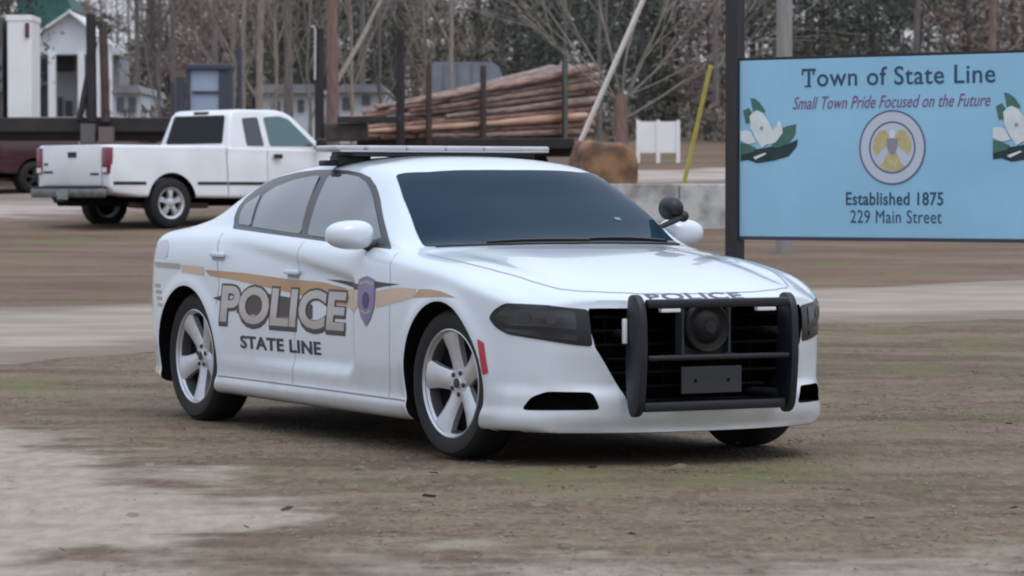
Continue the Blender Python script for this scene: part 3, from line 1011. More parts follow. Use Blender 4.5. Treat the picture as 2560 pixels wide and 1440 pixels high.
bm = bmesh.new()
rows = [[bm.verts.new((l, D, gz2(D) + (0.022 * (noise.noise(Vector((l * .8, D * .8, 0)))) * sstep(7, 10, D) if 5 < D < 60 and abs(l) < 25 else 0) - .006)) for l in Ls] for D in Ds]
for i in range(len(rows) - 1):
    for j in range(len(Ls) - 1):
        bm.faces.new((rows[i][j], rows[i][j + 1], rows[i + 1][j + 1], rows[i + 1][j]))
ground = ground_frame(obj('ground', bm, g.m, smooth=60)); tag(ground, kind='structure')


def band(name, near, far, m, dz, amp, seed, px0=-900, px1=3500, n=260):
    """road lying on the ground between two edges given as (column, row) in the photo"""
    fn, ff = pchip(near), pchip(far)
    bm = bmesh.new(); prev = None
    lay = bm.verts.layers.float.new('worn')
    for k in range(n + 1):
        px = px0 + (px1 - px0) * k / n
        a, b = depth_of(fn(px)), depth_of(ff(px))
        la, lb_ = (px - 1280) / F_PX * a, (px - 1280) / F_PX * b
        a += amp * noise.noise(Vector((la * .9, seed, 0))) + .5 * amp * noise.noise(Vector((la * 3.1, seed, 4)))
        b += amp * noise.noise(Vector((lb_ * .7, seed + 9, 0)))
        row = []
        for q in range(13):
            D = a + (b - a) * q / 12; l = la + (lb_ - la) * q / 12
            edge = 0 if 0 < q < 12 else -.03
            vv = bm.verts.new((l, D, gz2(D) + .022 + dz + edge)); vv[lay] = min(q, 12 - q) / 6
            row.append(vv)
        if prev:
            for q in range(12): bm.faces.new((prev[q], row[q], row[q + 1], prev[q + 1]))
        prev = row
    return tag(ground_frame(obj(name, bm, m, smooth=60)), kind='structure')


r = NT('worn_road')
c = r.mix(r.step(.35, .65, r.noise(1.2, 6, (.6, 1.2, 1))), (.258, .204, .160), (.335, .280, .225))
c = r.mix(r.math('MULTIPLY', r.step(.55, .75, r.noise(30, 4)), .6), c, (.26, .22, .185))
c = r.mix(r.math('MULTIPLY', r.step(.54, .70, r.noise(.5, 5, (.5, 1.6, 1), (3, 3, 0))), .6), c, (.23, .18, .145))
def soft_edge(t, c, dirt):
    at = t.n.new('ShaderNodeAttribute'); at.attribute_name = 'worn'
    f = t.math('ADD', at.outputs['Fac'], t.math('MULTIPLY', t.math('SUBTRACT', t.noise(1.1, 6, (.5, 1.2, 1), (5, 8, 0)), .5), 1.5))
    return t.mix(t.step(.05, .55, f), dirt, c)


c = soft_edge(r, c, (.185, .135, .102))
r.l.new(c, r.b.inputs['Base Color']); r.b.inputs['Roughness'].default_value = .95
band('road', [(-900, 925), (0, 910), (380, 880), (2040, 808), (2560, 801), (3500, 790)], [(-900, 780), (0, 765), (390, 757), (2030, 718), (2560, 700), (3500, 670)], r.m, 0, .55, 1.3)
r2 = NT('sandy_lot')
c = r2.mix(r2.step(.35, .65, r2.noise(.6, 6, (.5, 1.2, 1))), (.27, .21, .175), (.42, .35, .30))
c = r2.mix(r2.math('MULTIPLY', r2.step(.55, .75, r2.noise(8, 4)), .5), c, (.25, .20, .165))
c = soft_edge(r2, c, (.16, .105, .08))
r2.l.new(c, r2.b.inputs['Base Color']); r2.b.inputs['Roughness'].default_value = .95
band('sandy_lot', [(-900, 590), (0, 556), (800, 510), (1560, 465), (1820, 458), (2560, 425), (3500, 410)], [(-900, 505), (0, 474), (800, 446), (1560, 424), (1820, 418), (2560, 395), (3500, 385)], r2.m, 0, .8, 5.1)

# short dead grass, clumped and thin
random.seed(4)
M_straw = mat('dead_grass', (.23, .18, .125), .9, vary=.2, scale=2.5)
M_greengrass = mat('winter_green_grass', (.19, .172, .085), .9, vary=.3, scale=2)


def blades(name, count, d0, d1, m, seed, thr, hgt):
    rnd = random.Random(seed)
    bm = bmesh.new()
    made = 0
    while made < count:
        D = d0 + (d1 - d0) * rnd.random() ** 1.2
        l = (rnd.random() - .5) * D * .34
        if noise.noise(Vector((l * .7, D * .5, seed))) + .5 * noise.noise(Vector((l * 2.3, D * 2, seed))) < thr: continue
        sandy = -l - .75 - abs(D - 13.6) * .42
        if sandy > -.2 and rnd.random() < .93: continue
        made += 1
        z = gz2(D) + .0
        for _ in range(rnd.choice((2, 3, 4))):
            a = rnd.random() * 2 * PI; h = hgt * (.4 + rnd.random()); w = .004 + .004 * rnd.random(); ln = .012 + .03 * rnd.random()
            p = Vector((l + (rnd.random() - .5) * .07, D + (rnd.random() - .5) * .07, z))
            q = Vector((math.cos(a), math.sin(a), 0)); s_ = Vector((-q.y, q.x, 0)) * w
            bm.faces.new((bm.verts.new(p - s_), bm.verts.new(p + s_), bm.verts.new(p + q * ln + Vector((0, 0, h)))))
    return tag(ground_frame(obj(name, bm, m)), kind='stuff')


blades('dead_grass', 2600, 10.5, 27, M_straw, 3, -.3, .005)
blades('green_grass', 1500, 15.5, 32, M_greengrass, 11, .22, .005)
rnd = random.Random(8)
bm = bmesh.new()
for _ in range(45):
    D = 10.8 + 12 * rnd.random(); l = (rnd.random() - .5) * D * .32
    p = Vector((l, D, gz2(D) + .016 + .012 * rnd.random())); s_ = .018 + .025 * rnd.random()
    ro = Matrix.Rotation(rnd.random() * 6.3, 3, 'Z') @ Matrix.Rotation((rnd.random() - .5) * 1.4, 3, 'X')
    pts = [ro @ Vector(v) * s_ for v in ((-1, 0, 0), (-.3, -.55, .12), (.5, -.45, .1), (1, 0, .25), (.5, .45, .1), (-.3, .55, .12))]
    bm.faces.new([bm.verts.new(p + v) for v in pts])
tag(ground_frame(obj('fallen_leaves', bm, mat('dead_leaf', (.25, .185, .13), .8, vary=.5, scale=3))), kind='stuff')

# ================================================================== the town sign
M_wooddark = mat('dark_painted_post', (.030, .026, .030), .6, vary=.3, scale=6, stretch=(6, 6, .6), bump=.2)
M_blue = mat('sign_blue', (.32, .60, .80), .4, vary=.10, scale=1.5, detail=7, bump=.05, bscale=30)
M_signnavy = mat('sign_navy', (.025, .07, .13), .5)
M_magenta = mat('sign_magenta', (.23, .09, .24), .5)
M_pale = mat('seal_white', (.56, .60, .70), .5, vary=.05, scale=5)
M_sealring = mat('seal_ring', (.12, .13, .20), .5)
M_sealgold = mat('seal_gold', (.58, .50, .24), .5, vary=.2, scale=20)
M_sealgrey = mat('seal_shield', (.27, .26, .33), .5)
M_petal = mat('petal_white', (.76, .80, .80), .5, vary=.14, scale=12)
M_leaf1 = mat('leaf_green', (.075, .19, .14), .5, vary=.3, scale=9)
M_leaf2 = mat('leaf_dark', (.018, .05, .055), .5, vary=.4, scale=9)
SL = R(39); SD = 23.7; SLAT = (1848 - 1280) / F_PX * SD
SW, SH, SZ = 2.56, 1.222, .962
pL = CAM + RH * SLAT + FH * SD
uvec = RH * math.cos(SL) - FH * math.sin(SL)
nvec = -(RH * math.sin(SL) + FH * math.cos(SL))           # towards the viewer
sign = thing('town_sign', 'light blue town sign with a seal and magnolia flowers between dark posts beside the road', 'sign', (pL.x, pL.y, 0), math.atan2(uvec.y, uvec.x))
# local frame: x along the board, -y towards the viewer, z up
b = bmesh.new(); box(b, (SW / 2, .015, SZ + SH / 2), (SW, .03, SH), bev=.004)
board = obj('board', b, M_blue, sign)
b = bmesh.new(); box(b, (SW / 2, .02, SZ - .012), (SW, .04, .022)); obj('bottom_shade', b, mat('bottom_shade_purple', (.05, .045, .075), .6), sign)  # dark strip put in for the shadow along the board's lower edge
b = bmesh.new(); box(b, (SW / 2, .02, SZ + SH + .009), (SW, .04, .018)); obj('top_rail', b, M_wooddark, sign)
for x in (-.052, SW + .052):
    b = bmesh.new(); box(b, (x, .02, 1.40), (.100, .100, 3.0), bev=.006)
    obj('post', b, M_wooddark, sign)


def on_sign(name, bm, m, parent=board, off=.003):
    for v in bm.verts: v.co = Vector((v.co.x * 1.044, -off, v.co.y))
    bmesh.ops.recalc_face_normals(bm, faces=bm.faces)
    if sum(f.normal.y * f.calc_area() for f in bm.faces) > 0: bmesh.ops.reverse_faces(bm, faces=bm.faces)
    return obj(name, bm, m, parent)


def serif_text(txt, x0, x1, y0, y1, bold):
    bm = text_bm(txt, 1, bold, 0, 1.06)
    return fit_bm(bm, x0, x1, y0, y1)


b = serif_text('Town of State Line', .505, 1.97, 1.992, 2.118, .008)
for w_ in split_words(b, .03): t = on_sign('town_name', w_, M_signnavy)
# serifs on the T and S of the name
for x, y, w, h in ((.507, 2.095, .012, .045), (.594, 2.095, .012, .045), (.5505, 1.995, .05, .011)):
    b = bmesh.new()
    vs = [b.verts.new((x + dx * w / 2, y + dy * h / 2, 0)) for dx, dy in ((-1, -1), (1, -1), (1, 1), (-1, 1))]
    b.faces.new(vs)
    on_sign('serif', b, M_signnavy, t, .0036)
for w_ in split_words(fit_bm(text_bm('Small Town Pride Focused on the Future', 1, .004, .38, 1.02), .43, 1.935, 1.838, 1.925), .012): on_sign('motto', w_, M_magenta)
for w_ in split_words(serif_text('Established 1875', .85, 1.59, 1.182, 1.272, .014), .024): on_sign('founding_date', w_, M_signnavy)
for w_ in split_words(serif_text('229 Main Street', .885, 1.578, 1.062, 1.150, .0), .024): on_sign('street_address', w_, M_signnavy)


def disc(cx, cy, r0, r1=0, n=48):
    bm = bmesh.new()
    if r1 == 0:
        bm.faces.new([bm.verts.new((cx + r0 * math.cos(a), cy + r0 * math.sin(a), 0)) for a in np.linspace(0, 2 * PI, n, endpoint=False)])
    else:
        A = [(bm.verts.new((cx + r0 * math.cos(a), cy + r0 * math.sin(a), 0)), bm.verts.new((cx + r1 * math.cos(a), cy + r1 * math.sin(a), 0))) for a in np.linspace(0, 2 * PI, n, endpoint=False)]
        for k in range(n): bm.faces.new((A[k][0], A[(k + 1) % n][0], A[(k + 1) % n][1], A[k][1]))
    return bm


SCX, SCY, SR = 1.205, 1.572, .252
seal = on_sign('seal', disc(SCX, SCY, SR), M_pale)
on_sign('seal_ring', disc(SCX, SCY, SR, SR * .955), M_sealring, seal, .0045)
on_sign('seal_ring', disc(SCX, SCY, SR * .70, SR * .655), M_sealring, seal, .0045)
def sealpoly(name, pts, m, off=.0045):
    return on_sign(name, poly_bm([(SCX + SR * x, SCY + SR * y) for x, y in pts]), m, seal, off)


wing = [(-.10, .30), (-.20, .47), (-.40, .44), (-.56, .20), (-.58, -.05), (-.48, -.22), (-.36, -.10), (-.22, .02), (-.13, .12)]
sealpoly('eagle_wing', wing, M_sealgold); sealpoly('eagle_wing', [(-x, y) for x, y in wing[::-1]], M_sealgold)
sealpoly('eagle_tail', [(-.12, -.12), (.12, -.12), (.26, -.42), (.40, -.50), (.18, -.62), (-.18, -.62), (-.40, -.48), (-.26, -.40)], M_sealgold)
sealpoly('eagle_head', [(-.07, .25), (-.08, .42), (0, .50), (.10, .44), (.07, .25)], M_petal)
sealpoly('eagle_shield', [(-.16, .24), (.16, .24), (.16, .02), (.10, -.12), (0, -.20), (-.10, -.12), (-.16, .02)], M_sealgrey, .006)


def flower(u0, flip=False):
    f = lambda zx, zy: (u0 + zx / 440 * .46, 1.925 - (zy - 375) / 485 * .455)
    first = None
    for k, (nm, pts, m) in enumerate((
        ('flower_leaf', [(0, 790), (90, 760), (160, 750), (250, 735), (360, 722), (440, 685), (430, 740), (370, 810), (260, 840), (130, 860), (60, 835), (0, 842)], M_leaf2),
        ('leaf', [(75, 375), (110, 382), (150, 415), (190, 475), (170, 500), (100, 500)], M_leaf1),
        ('leaf', [(20, 470), (60, 448), (90, 490), (90, 560), (40, 565)], M_leaf1),
        ('leaf', [(300, 620), (350, 590), (425, 575), (420, 650), (370, 715), (290, 745), (240, 740)], M_leaf1),
        ('leaf', [(0, 705), (60, 720), (120, 745), (100, 775), (0, 800)], M_leaf1),
        ('petal', [(0, 620), (50, 615), (85, 630), (125, 705), (60, 718), (0, 690)], M_petal),
        ('petal', [(72, 510), (100, 480), (130, 468), (175, 490), (215, 545), (245, 600), (240, 700), (165, 745), (115, 670), (82, 600)], M_petal),
        ('petal', [(240, 620), (275, 590), (300, 535), (318, 575), (328, 635), (275, 705), (220, 725), (205, 680)], M_petal),
        ('stem', [(100, 815), (190, 782), (205, 790), (120, 832)], M_petal),
    )):
        o = on_sign(nm, poly_bm([f(*p) for p in pts]), m, board if first is None else first, .0030 + .0006 * k)
        if first is None: first = o; o.name = 'magnolia_flower'
    a = [f(165 + 14 * math.cos(t_), 600 + 14 * math.sin(t_)) for t_ in np.linspace(0, 2 * PI, 10, endpoint=False)]
    on_sign('flower_centre', poly_bm(a), M_greyv, first, .0096)


flower(.012); flower(1.955)

# ================================================================== pole, guy guards, wall, white board
M_pole = mat('weathered_pole', (.30, .285, .27), .85, vary=.25, scale=4, stretch=(5, 5, .4), bump=.3)
p = gp(1960, 45)
b = bmesh.new(); tube(b, [(0, 0, -.3), (0, 0, 4), (0, 0, 10)], [.108, .105, .09], 20)
up_ = obj('trunk_pole', b, M_pole, smooth=50); up_.name = 'utility_pole'; up_.location = p
tag(up_, 'round pale grey utility pole standing behind the blue town sign', 'utility pole')
M_yel = mat('guy_yellow', (.56, .46, .10), .5, vary=.15, scale=5)
M_whiteplastic = mat('white_plastic', (.80, .74, .70), .5, vary=.1, scale=5)


def leaning(name, a, bpt, r_, m, label, cat):
    o = thing(name, label, cat, a)
    b = bmesh.new(); d = Vector(bpt) - Vector(a)
    tube(b, [(0, 0, 0), d], r_, 10)
    obj('guard_sleeve', b, m, o, smooth=60)
    b = bmesh.new(); tube(b, [d * -.06, d * 2.2], .008, 6); obj('guy_wire', b, mat('wire_grey', (.2, .2, .2), .5, metal=.6), o)
    return o


leaning('guy_wire_guard', wp(1702, 51.6, zp(492, 51.6)), wp(1776, 51.0, zp(165, 51.0)), .032, M_yel, 'yellow guy wire guard leaning above the concrete wall', 'guy guard')
leaning('guy_wire_guard', wp(1452, 56, zp(352, 56)), wp(1612, 55.5, zp(-10, 55.5)), .042, M_whiteplastic, 'long pale guy wire guard leaning in front of the log load', 'guy guard')

M_conc = mat('stained_concrete', (.52, .51, .495), .9, vary=.5, scale=2.2, detail=8, lo=.38, hi=.55, bump=.3, bscale=25)
a, c_ = gp(1470, 50.6), gp(2150, 50.9)
wl_ = thing('concrete_wall', 'low stained concrete block wall behind the police car and sign post', 'wall', a, math.atan2(c_.y - a.y, c_.x - a.x))
L_ = (c_ - a).length
for k in range(3):
    b = bmesh.new(); box(b, (L_ / 3 * (k + .5), .15, .335), (L_ / 3 - .012, .35, .69), bev=.02)
    obj('block', b, M_conc, wl_)
M_wboard = mat('white_board', (.86, .86, .86), .5, vary=.05, scale=2)
p = gp(1645, 75); p.z = zp(405, 75)
wb = thing('notice_board', 'blank white notice board on three white legs on the far grass', 'notice board', p, LOCAL_RZ)
k_ = 75 / F_PX
b = bmesh.new(); box(b, (0, 0, 62 * k_), (96 * k_, .02, 78 * k_)); obj('panel', b, M_wboard, wb)
for x in (-50, 0, 50):
    b = bmesh.new(); box(b, (x * k_, -.02, 52 * k_ - .03), (.08, .05, 105 * k_ + .06)); obj('leg', b, M_wboard, wb)

# rusty steel drum section lying by the tree
M_rust = mat('rusty_steel', (.30, .165, .09), .9, col2=(.075, .045, .04), scale=2.6, detail=8, lo=.35, hi=.6, bump=.4, bscale=20)
p = gp(1506, 56)
rb = thing('rusty_tank', 'rounded rusty brown tank end beside the log trailer', 'tank', p, LOCAL_RZ + .25)
k_ = 56 / F_PX
b = bmesh.new()
zt_, zb_ = zp(352, 56) - p.z, -.05
prism(b, round_poly([(-68 * k_, zb_), (66 * k_, zb_), (74 * k_, zt_ * .7), (62 * k_, zt_ * .90), (-52 * k_, zt_), (-72 * k_, zt_ * .8)], .14, 4), -.5, .5)
fix(b); bevel_all(b, .10, 4, 60)
bmesh.ops.triangulate(b, faces=b.faces); bmesh.ops.subdivide_edges(b, edges=[e for e in b.edges if e.calc_length() > .15], cuts=3, use_grid_fill=True)
for v in b.verts: v.co += Vector((noise.noise(v.co * 3), noise.noise(v.co * 3 + Vector((9, 0, 0))), noise.noise(v.co * 3 + Vector((0, 9, 0))))) * .07
obj('shell', b, M_rust, rb, smooth=60)
# ================================================================== pickups behind the car
def small_wheel(r, rr, w, m_rim, spokes=5):
    t = thing('wheel', None, None)
    b = bmesh.new()
    lathe(b, [(rr, -w * .40), (rr + .02, -w * .50), (r * .86, -w * .52), (r * .97, -w * .42), (r, -w * .25), (r, w * .25), (r * .97, w * .42), (rr + .02, w * .5), (rr, w * .4)], 40, 'Y', closed=True)
    fix(b); obj('tyre', b, M_tyre, t, smooth=35)
    b = bmesh.new()
    lathe(b, [(rr, -w * .42), (rr + .012, -w * .46), (rr - .02, -w * .40), (rr - .03, -w * .15), (rr - .03, w * .3), (rr, w * .4)], 40, 'Y', closed=True)
    lathe(b, [(0, -w * .42), (.05, -w * .42), (.075, -w * .36), (.08, 0), (0, 0)], 24, 'Y')
    for k in range(spokes):
        a = R(90) + 2 * PI * k / spokes
        V = []
        for r_, hw, y in ((.05, .045, -.38), (.12, .04, -.40), (rr - .03, .055, -.36)):
            V.append([b.verts.new((r_ * math.cos(a) - q * hw * math.sin(a), y * w + d, r_ * math.sin(a) + q * hw * math.cos(a))) for q, d in ((-1, .05), (-.8, 0), (.8, 0), (1, .05))])
        for i in range(2):
            for j in range(3): b.faces.new((V[i][j], V[i][j + 1], V[i + 1][j + 1], V[i + 1][j]))
    bmesh.ops.recalc_face_normals(b, faces=b.faces)
    obj('rim', b, m_rim, t, smooth=35)
    b = bmesh.new(); lathe(b, [(0, -.01), (rr - .02, -.01), (rr - .02, .02), (0, .02)], 30, 'Y'); fix(b)  # black disc added behind the spokes to keep the gaps dark
    obj('dark_backing', b, M_cavity, t)
    return t


def make_pickup(loc, rz, paint, label, suv=False):
    """origin on the ground under the rear axle; x forward"""
    t = thing('pickup_truck' if not suv else 'parked_car', label, 'pickup truck' if not suv else 'parked car', loc, rz)
    W = .97
    side = [(-1.12, .60), (-1.13, 1.235), (1.00, 1.235), (1.06, 1.225), (2.95, 1.19), (3.4, 1.17), (4.25, 1.09), (4.38, 1.00), (4.42, .55), (4.3, .42), (1.2, .44), (-.6, .46), (-1.06, .52)]
    b = bmesh.new(); prism(b, side, -W, W); fix(b); bevel_all(b, .045, 3, 25)
    # sides lean in a little towards the rail
    for v in b.verts: v.co.y *= 1 - .035 * max(0, v.co.z - .8) / .45 - .05 * sstep(3.3, 4.4, v.co.x)
    body = obj('body', b, [paint, M_cavity], t)
    cut = []
    for x in (0, 3.59):
        for s in (-1, 1):
            c = bmesh.new(); lathe(c, [(.445, s * .62), (.445, s * 1.2)], 40, 'Y', (x, 0, .38)); bmesh.ops.recalc_face_normals(c, faces=c.faces)
            for f in c.faces: f.material_index = 1
            cut.append(obj('cut', c, [paint, M_cavity]))
    if not suv:
        c = bmesh.new(); box(c, (-.035, 0, 1.2), (1.98, 1.66, .9))
        for f in c.faces: f.material_index = 1
        cut.append(obj('cut', c, [paint, M_cavity]))
    boolean(body, cut)
    body.data.polygons.foreach_set('use_smooth', [True] * len(body.data.polygons)); body.data.set_sharp_from_angle(angle=R(35))
    # greenhouse
    gh = [(1.06, 1.16), (1.20, 1.70), (1.27, 1.775), (1.40, 1.795), (2.10, 1.795), (2.27, 1.765), (2.40, 1.70), (2.98, 1.15)]
    if suv: gh = [(-.85, 1.16), (-.45, 1.60), (-.30, 1.70), (-.1, 1.73)] + gh[4:]
    b = bmesh.new(); prism(b, gh, -.94, .94); fix(b)
    for v in b.verts: v.co.y *= 1 - .21 * max(0, v.co.z - 1.16) / .63
    bevel_all(b, .05, 3, 40)
    bv = BVHTree.FromBMesh(b)
    cab = obj('cab', b, paint, t, smooth=35)

    def patch(name, pts, m, d, f3, eps=.006, parent=cab):
        p_ = poly_bm(round_poly(pts, .035, 3)); cling(p_, bv, f3, d, eps, .2, .004)
        return obj(name, p_, m, parent, smooth=50)
    for s in (-1, 1):
        fs = lambda u, v, s=s: (u, s * 2, v)
        sd = (0, -s, 0)
        wins = [[(1.86, 1.235), (1.83, 1.68), (2.13, 1.70), (2.30, 1.66), (2.74, 1.235)], [(1.42, 1.235), (1.42, 1.66), (1.72, 1.68), (1.75, 1.235)]]
        if suv: wins += [[(-.55, 1.24), (-.25, 1.60), (.3, 1.66), (.3, 1.24)], [(.4, 1.24), (.4, 1.66), (1.32, 1.67), (1.32, 1.24)]]
        for k, wn_ in enumerate(wins):
            patch('side_window', wn_, M_tealglass if (k == 0 and not suv) else M_glass2, sd, fs)
        bw = BVHTree.FromPolygons([v.co for v in body.data.vertices], [p.vertices[:] for p in body.data.polygons])
        # door seams, black side moulding, handle
        for nm, pts, w_, m in (('door_gap', [(1.03, 1.22), (1.04, .47)], .022, M_gap), ('door_gap', [(1.80, 1.2), (1.80, .47)], .012, M_gap),
                               ('side_moulding', [(-1.06, .665), (-.47, .665)], .05, M_black), ('side_moulding', [(.47, .665), (3.1, .66)], .05, M_black)):
            sb = strip_bm(pts, w_); cling(sb, bw, fs, sd, .004, .3, .002); obj(nm, sb, m, t)
        b = bmesh.new(); box(b, (1.98, s * .972, 1.08), (.16, .03, .07), bev=.01); obj('door_handle', b, M_black, t)
        b = bmesh.new(); box(b, (2.72, s * 1.10, 1.27), (.10, .20, .17), bev=.03); tube(b, [(2.74, s * .9, 1.22), (2.72, s * 1.05, 1.24)], .02, 6); obj('wing_mirror', b, M_black, t, smooth=40)
        b = bmesh.new(); box(b, (-1.10, s * .875, 1.0), (.11, .155, .40), bev=.02)
        if not suv:
            tl = obj('tail_light', b, M_taill, t, smooth=40)
            b = bmesh.new(); box(b, (-1.158, s * .875, .86), (.012, .11, .07)); obj('reverse_lamp', b, M_led, tl)
        else: obj('tail_light', b, M_red, t, smooth=40)
    rear = [(-.74, 1.27), (-.66, 1.70), (.66, 1.70), (.74, 1.27)]
    patch('rear_window', rear, M_darkglass, (1, 0, 0), lambda u, v: (-4, u, v))
    patch('windscreen', [(-.78, 1.25), (-.66, 1.70), (.66, 1.70), (.78, 1.25)], M_darkglass, (-1, 0, 0), lambda u, v: (8, u, v))
    if not suv:
        b = bmesh.new(); box(b, (1.235, 0, 1.745), (.05, .36, .045), bev=.01); obj('brake_lamp', b, mat('dark_red_lens', (.10, .015, .015), .3), cab)
        b = bmesh.new(); box(b, (-1.142, 0, .93), (.03, 1.56, .60), bev=.012); tg = obj('tailgate', b, paint, t, smooth=40)
        b = bmesh.new(); box(b, (-1.163, -.03, 1.09), (.02, .22, .085), bev=.01); obj('handle', b, M_black, tg)
        for y, z, w_ in ((.62, .83, .24), (-.62, .80, .22), (.68, .95, .10)):
            b = bmesh.new(); box(b, (-1.160, y, z), (.008, w_, .035)); obj('badge', b, M_slate, tg)
    # bumper
    b = bmesh.new(); box(b, (-1.215, 0, .52), (.14, 1.86, .14), bev=.03); bp_ = obj('rear_bumper', b, M_bump, t, smooth=40)
    b = bmesh.new(); box(b, (-1.20, 0, .605), (.15, 1.78, .03), bev=.01); obj('step_pad', b, M_black, bp_)
    b = bmesh.new(); box(b, (-1.292, .05, .50), (.012, .31, .16), bev=.003); obj('number_plate', b, M_plate, bp_)
    b = bmesh.new(); tube(b, [(-1.2, 0, .40), (-1.46, 0, .40)], .03, 8); bmesh.ops.create_uvsphere(b, u_segments=10, v_segments=8, radius=.04, matrix=Matrix.Translation((-1.46, 0, .45)))
    obj('tow_hitch', b, M_black, bp_)
    b = bmesh.new(); box(b, (1.4, 0, .40), (5.0, 1.0, .16), bev=.03); obj('chassis', b, M_cavity, t)
    b = bmesh.new(); tube(b, [(-.5, -.55, .34), (-.2, -.6, .33), (.9, -.6, .33)], .045, 8); obj('exhaust_pipe', b, mat('exhaust_brown', (.12, .08, .06), .7), t)
    b = bmesh.new(); box(b, (4.42, 0, .60), (.16, 1.92, .20), bev=.04); obj('front_bumper', b, M_bump, t, smooth=40)
    if suv: t.scale = (1, .95, .80)
    w0 = None
    for x, s in ((0, -1), (0, 1), (3.59, -1), (3.59, 1)):
        if w0 is None: w0 = w = small_wheel(.375, .225, .24, M_alloy if not suv else M_black); w.parent = t
        else: w = copy_tree(w0, t)
        w.location = (x, s * .83, .37); w.rotation_euler = (0, 0, 0 if s < 0 else PI)
    return t


M_truckwhite = mat('truck_white', (.80, .81, .83), .35, coat=.5, vary=.12, scale=1.5, detail=6)
M_maroon = mat('dark_maroon', (.060, .014, .020), .35, coat=.6, vary=.3, scale=2)
M_tealglass = mat('green_tint_glass', (.055, .12, .125), .06, coat=.8)
M_glass2 = mat('smoked_glass', (.025, .032, .045), .06, coat=.8)
M_darkglass = mat('dark_rear_glass', (.010, .013, .015), .12, spec=.15)
M_taill = mat('tail_lamp_red', (.22, .02, .045), .25, coat=.7, vary=.3, scale=12)
M_bump = mat('dull_bumper', (.22, .22, .22), .35, metal=.6, vary=.5, scale=5)
M_plate = mat('plate_grey', (.34, .36, .36), .5, vary=.5, scale=20)

fwd = RH * .755 + FH * .656
TRZ = math.atan2(fwd.y, fwd.x)
# right rear wheel is seen in column 418 at 51 m
tp = gp(418, 51.0) - Matrix.Rotation(TRZ, 3, 'Z') @ Vector((0, -.83, 0)); tp.z = gz(51.3) - .01
make_pickup(tp, TRZ, M_truckwhite, 'white extended cab pickup truck parked behind the police car')
sp_ = gp(72, 61) - Matrix.Rotation(TRZ, 3, 'Z') @ Vector((0, -.83, 0)); sp_.z = gz(61)
make_pickup(sp_, TRZ + .12, M_maroon, 'dark maroon car parked beyond the white pickup, half hidden by its tailgate', suv=True)

# ================================================================== trailers
M_steel = mat('dark_trailer_steel', (.030, .024, .026), .7, vary=.4, scale=3)
M_rstake = mat('rusty_stake', (.085, .055, .048), .8, vary=.4, scale=5)
M_gstake = mat('grey_stake', (.12, .125, .11), .7, vary=.3, scale=5)
M_boxwhite = mat('trailer_white', (.88, .87, .85), .45, vary=.06, scale=1.5)
M_deck = mat('worn_deck', (.10, .085, .078), .8, vary=.5, scale=4)


def pbox(b, px0, px1, py0, py1, D, th, base, rz=LOCAL_RZ, bev=0.0, dD=0.0):
    """box covering columns px0..px1 and rows py0..py1 at the distance D, in the local frame of base"""
    k = D / F_PX
    c = wp((px0 + px1) / 2, D + dD + th / 2, (zp(py0, D) + zp(py1, D)) / 2) - base
    c = Matrix.Rotation(-rz, 3, 'Z') @ c
    return box(b, c, (abs(px1 - px0) * k, th, abs(py1 - py0) * k), bev=bev)


def local(p, base, rz=LOCAL_RZ):
    return Matrix.Rotation(-rz, 3, 'Z') @ (Vector(p) - base)


# white box trailer at the left edge
D = 64
base = gp(-150, D)
bt = thing('box_trailer', 'white box trailer with a dark corner post cut by the left edge of the view', 'trailer', base, LOCAL_RZ)
b = bmesh.new(); pbox(b, 31, 92, 42, 296, D, 1.2, base, bev=.03); obj('body', b, M_boxwhite, bt)
b = bmesh.new(); pbox(b, 28, 94, 38, 52, D, 1.22, base, dD=-.015); obj('top_rail', b, M_boxwhite, bt)
b = bmesh.new(); pbox(b, -700, 9, 42, 280, D, 2.6, base, bev=.03); obj('body_panel', b, M_boxwhite, bt)
b = bmesh.new(); pbox(b, 9.5, 30.5, 44, 320, D, 2.2, base, dD=.1); obj('corner_post', b, mat('trailer_grey', (.10, .09, .09), .7), bt)
for y0, y1 in ((120, 165), (178, 200), (205, 230)):
    b = bmesh.new(); pbox(b, -40, 7, y0, y1, D, .03, base, dD=-.02); obj('side_window', b, mat('pane_grey', (.13, .14, .15), .5), bt)  # flat grey window panes
b = bmesh.new(); pbox(b, 65, 75, 58, 94, D, .06, base, dD=-.05, bev=.01); obj('marker_lamp', b, mat('marker_red', (.10, .03, .03), .4), bt)
b = bmesh.new(); pbox(b, -700, 110, 297, 318, D, 2.4, base, dD=.05); obj('underframe', b, M_steel, bt)
for px in (-330, -230):
    b = bmesh.new(); c = local(wp(px, D + .4, gz(D) + .5), base); lathe(b, [(.25, -.12), (.5, -.14), (.52, 0), (.5, .14), (.25, .12)], 28, 'Y', c, closed=True); fix(b); obj('tyre', b, M_tyre, bt, smooth=40)

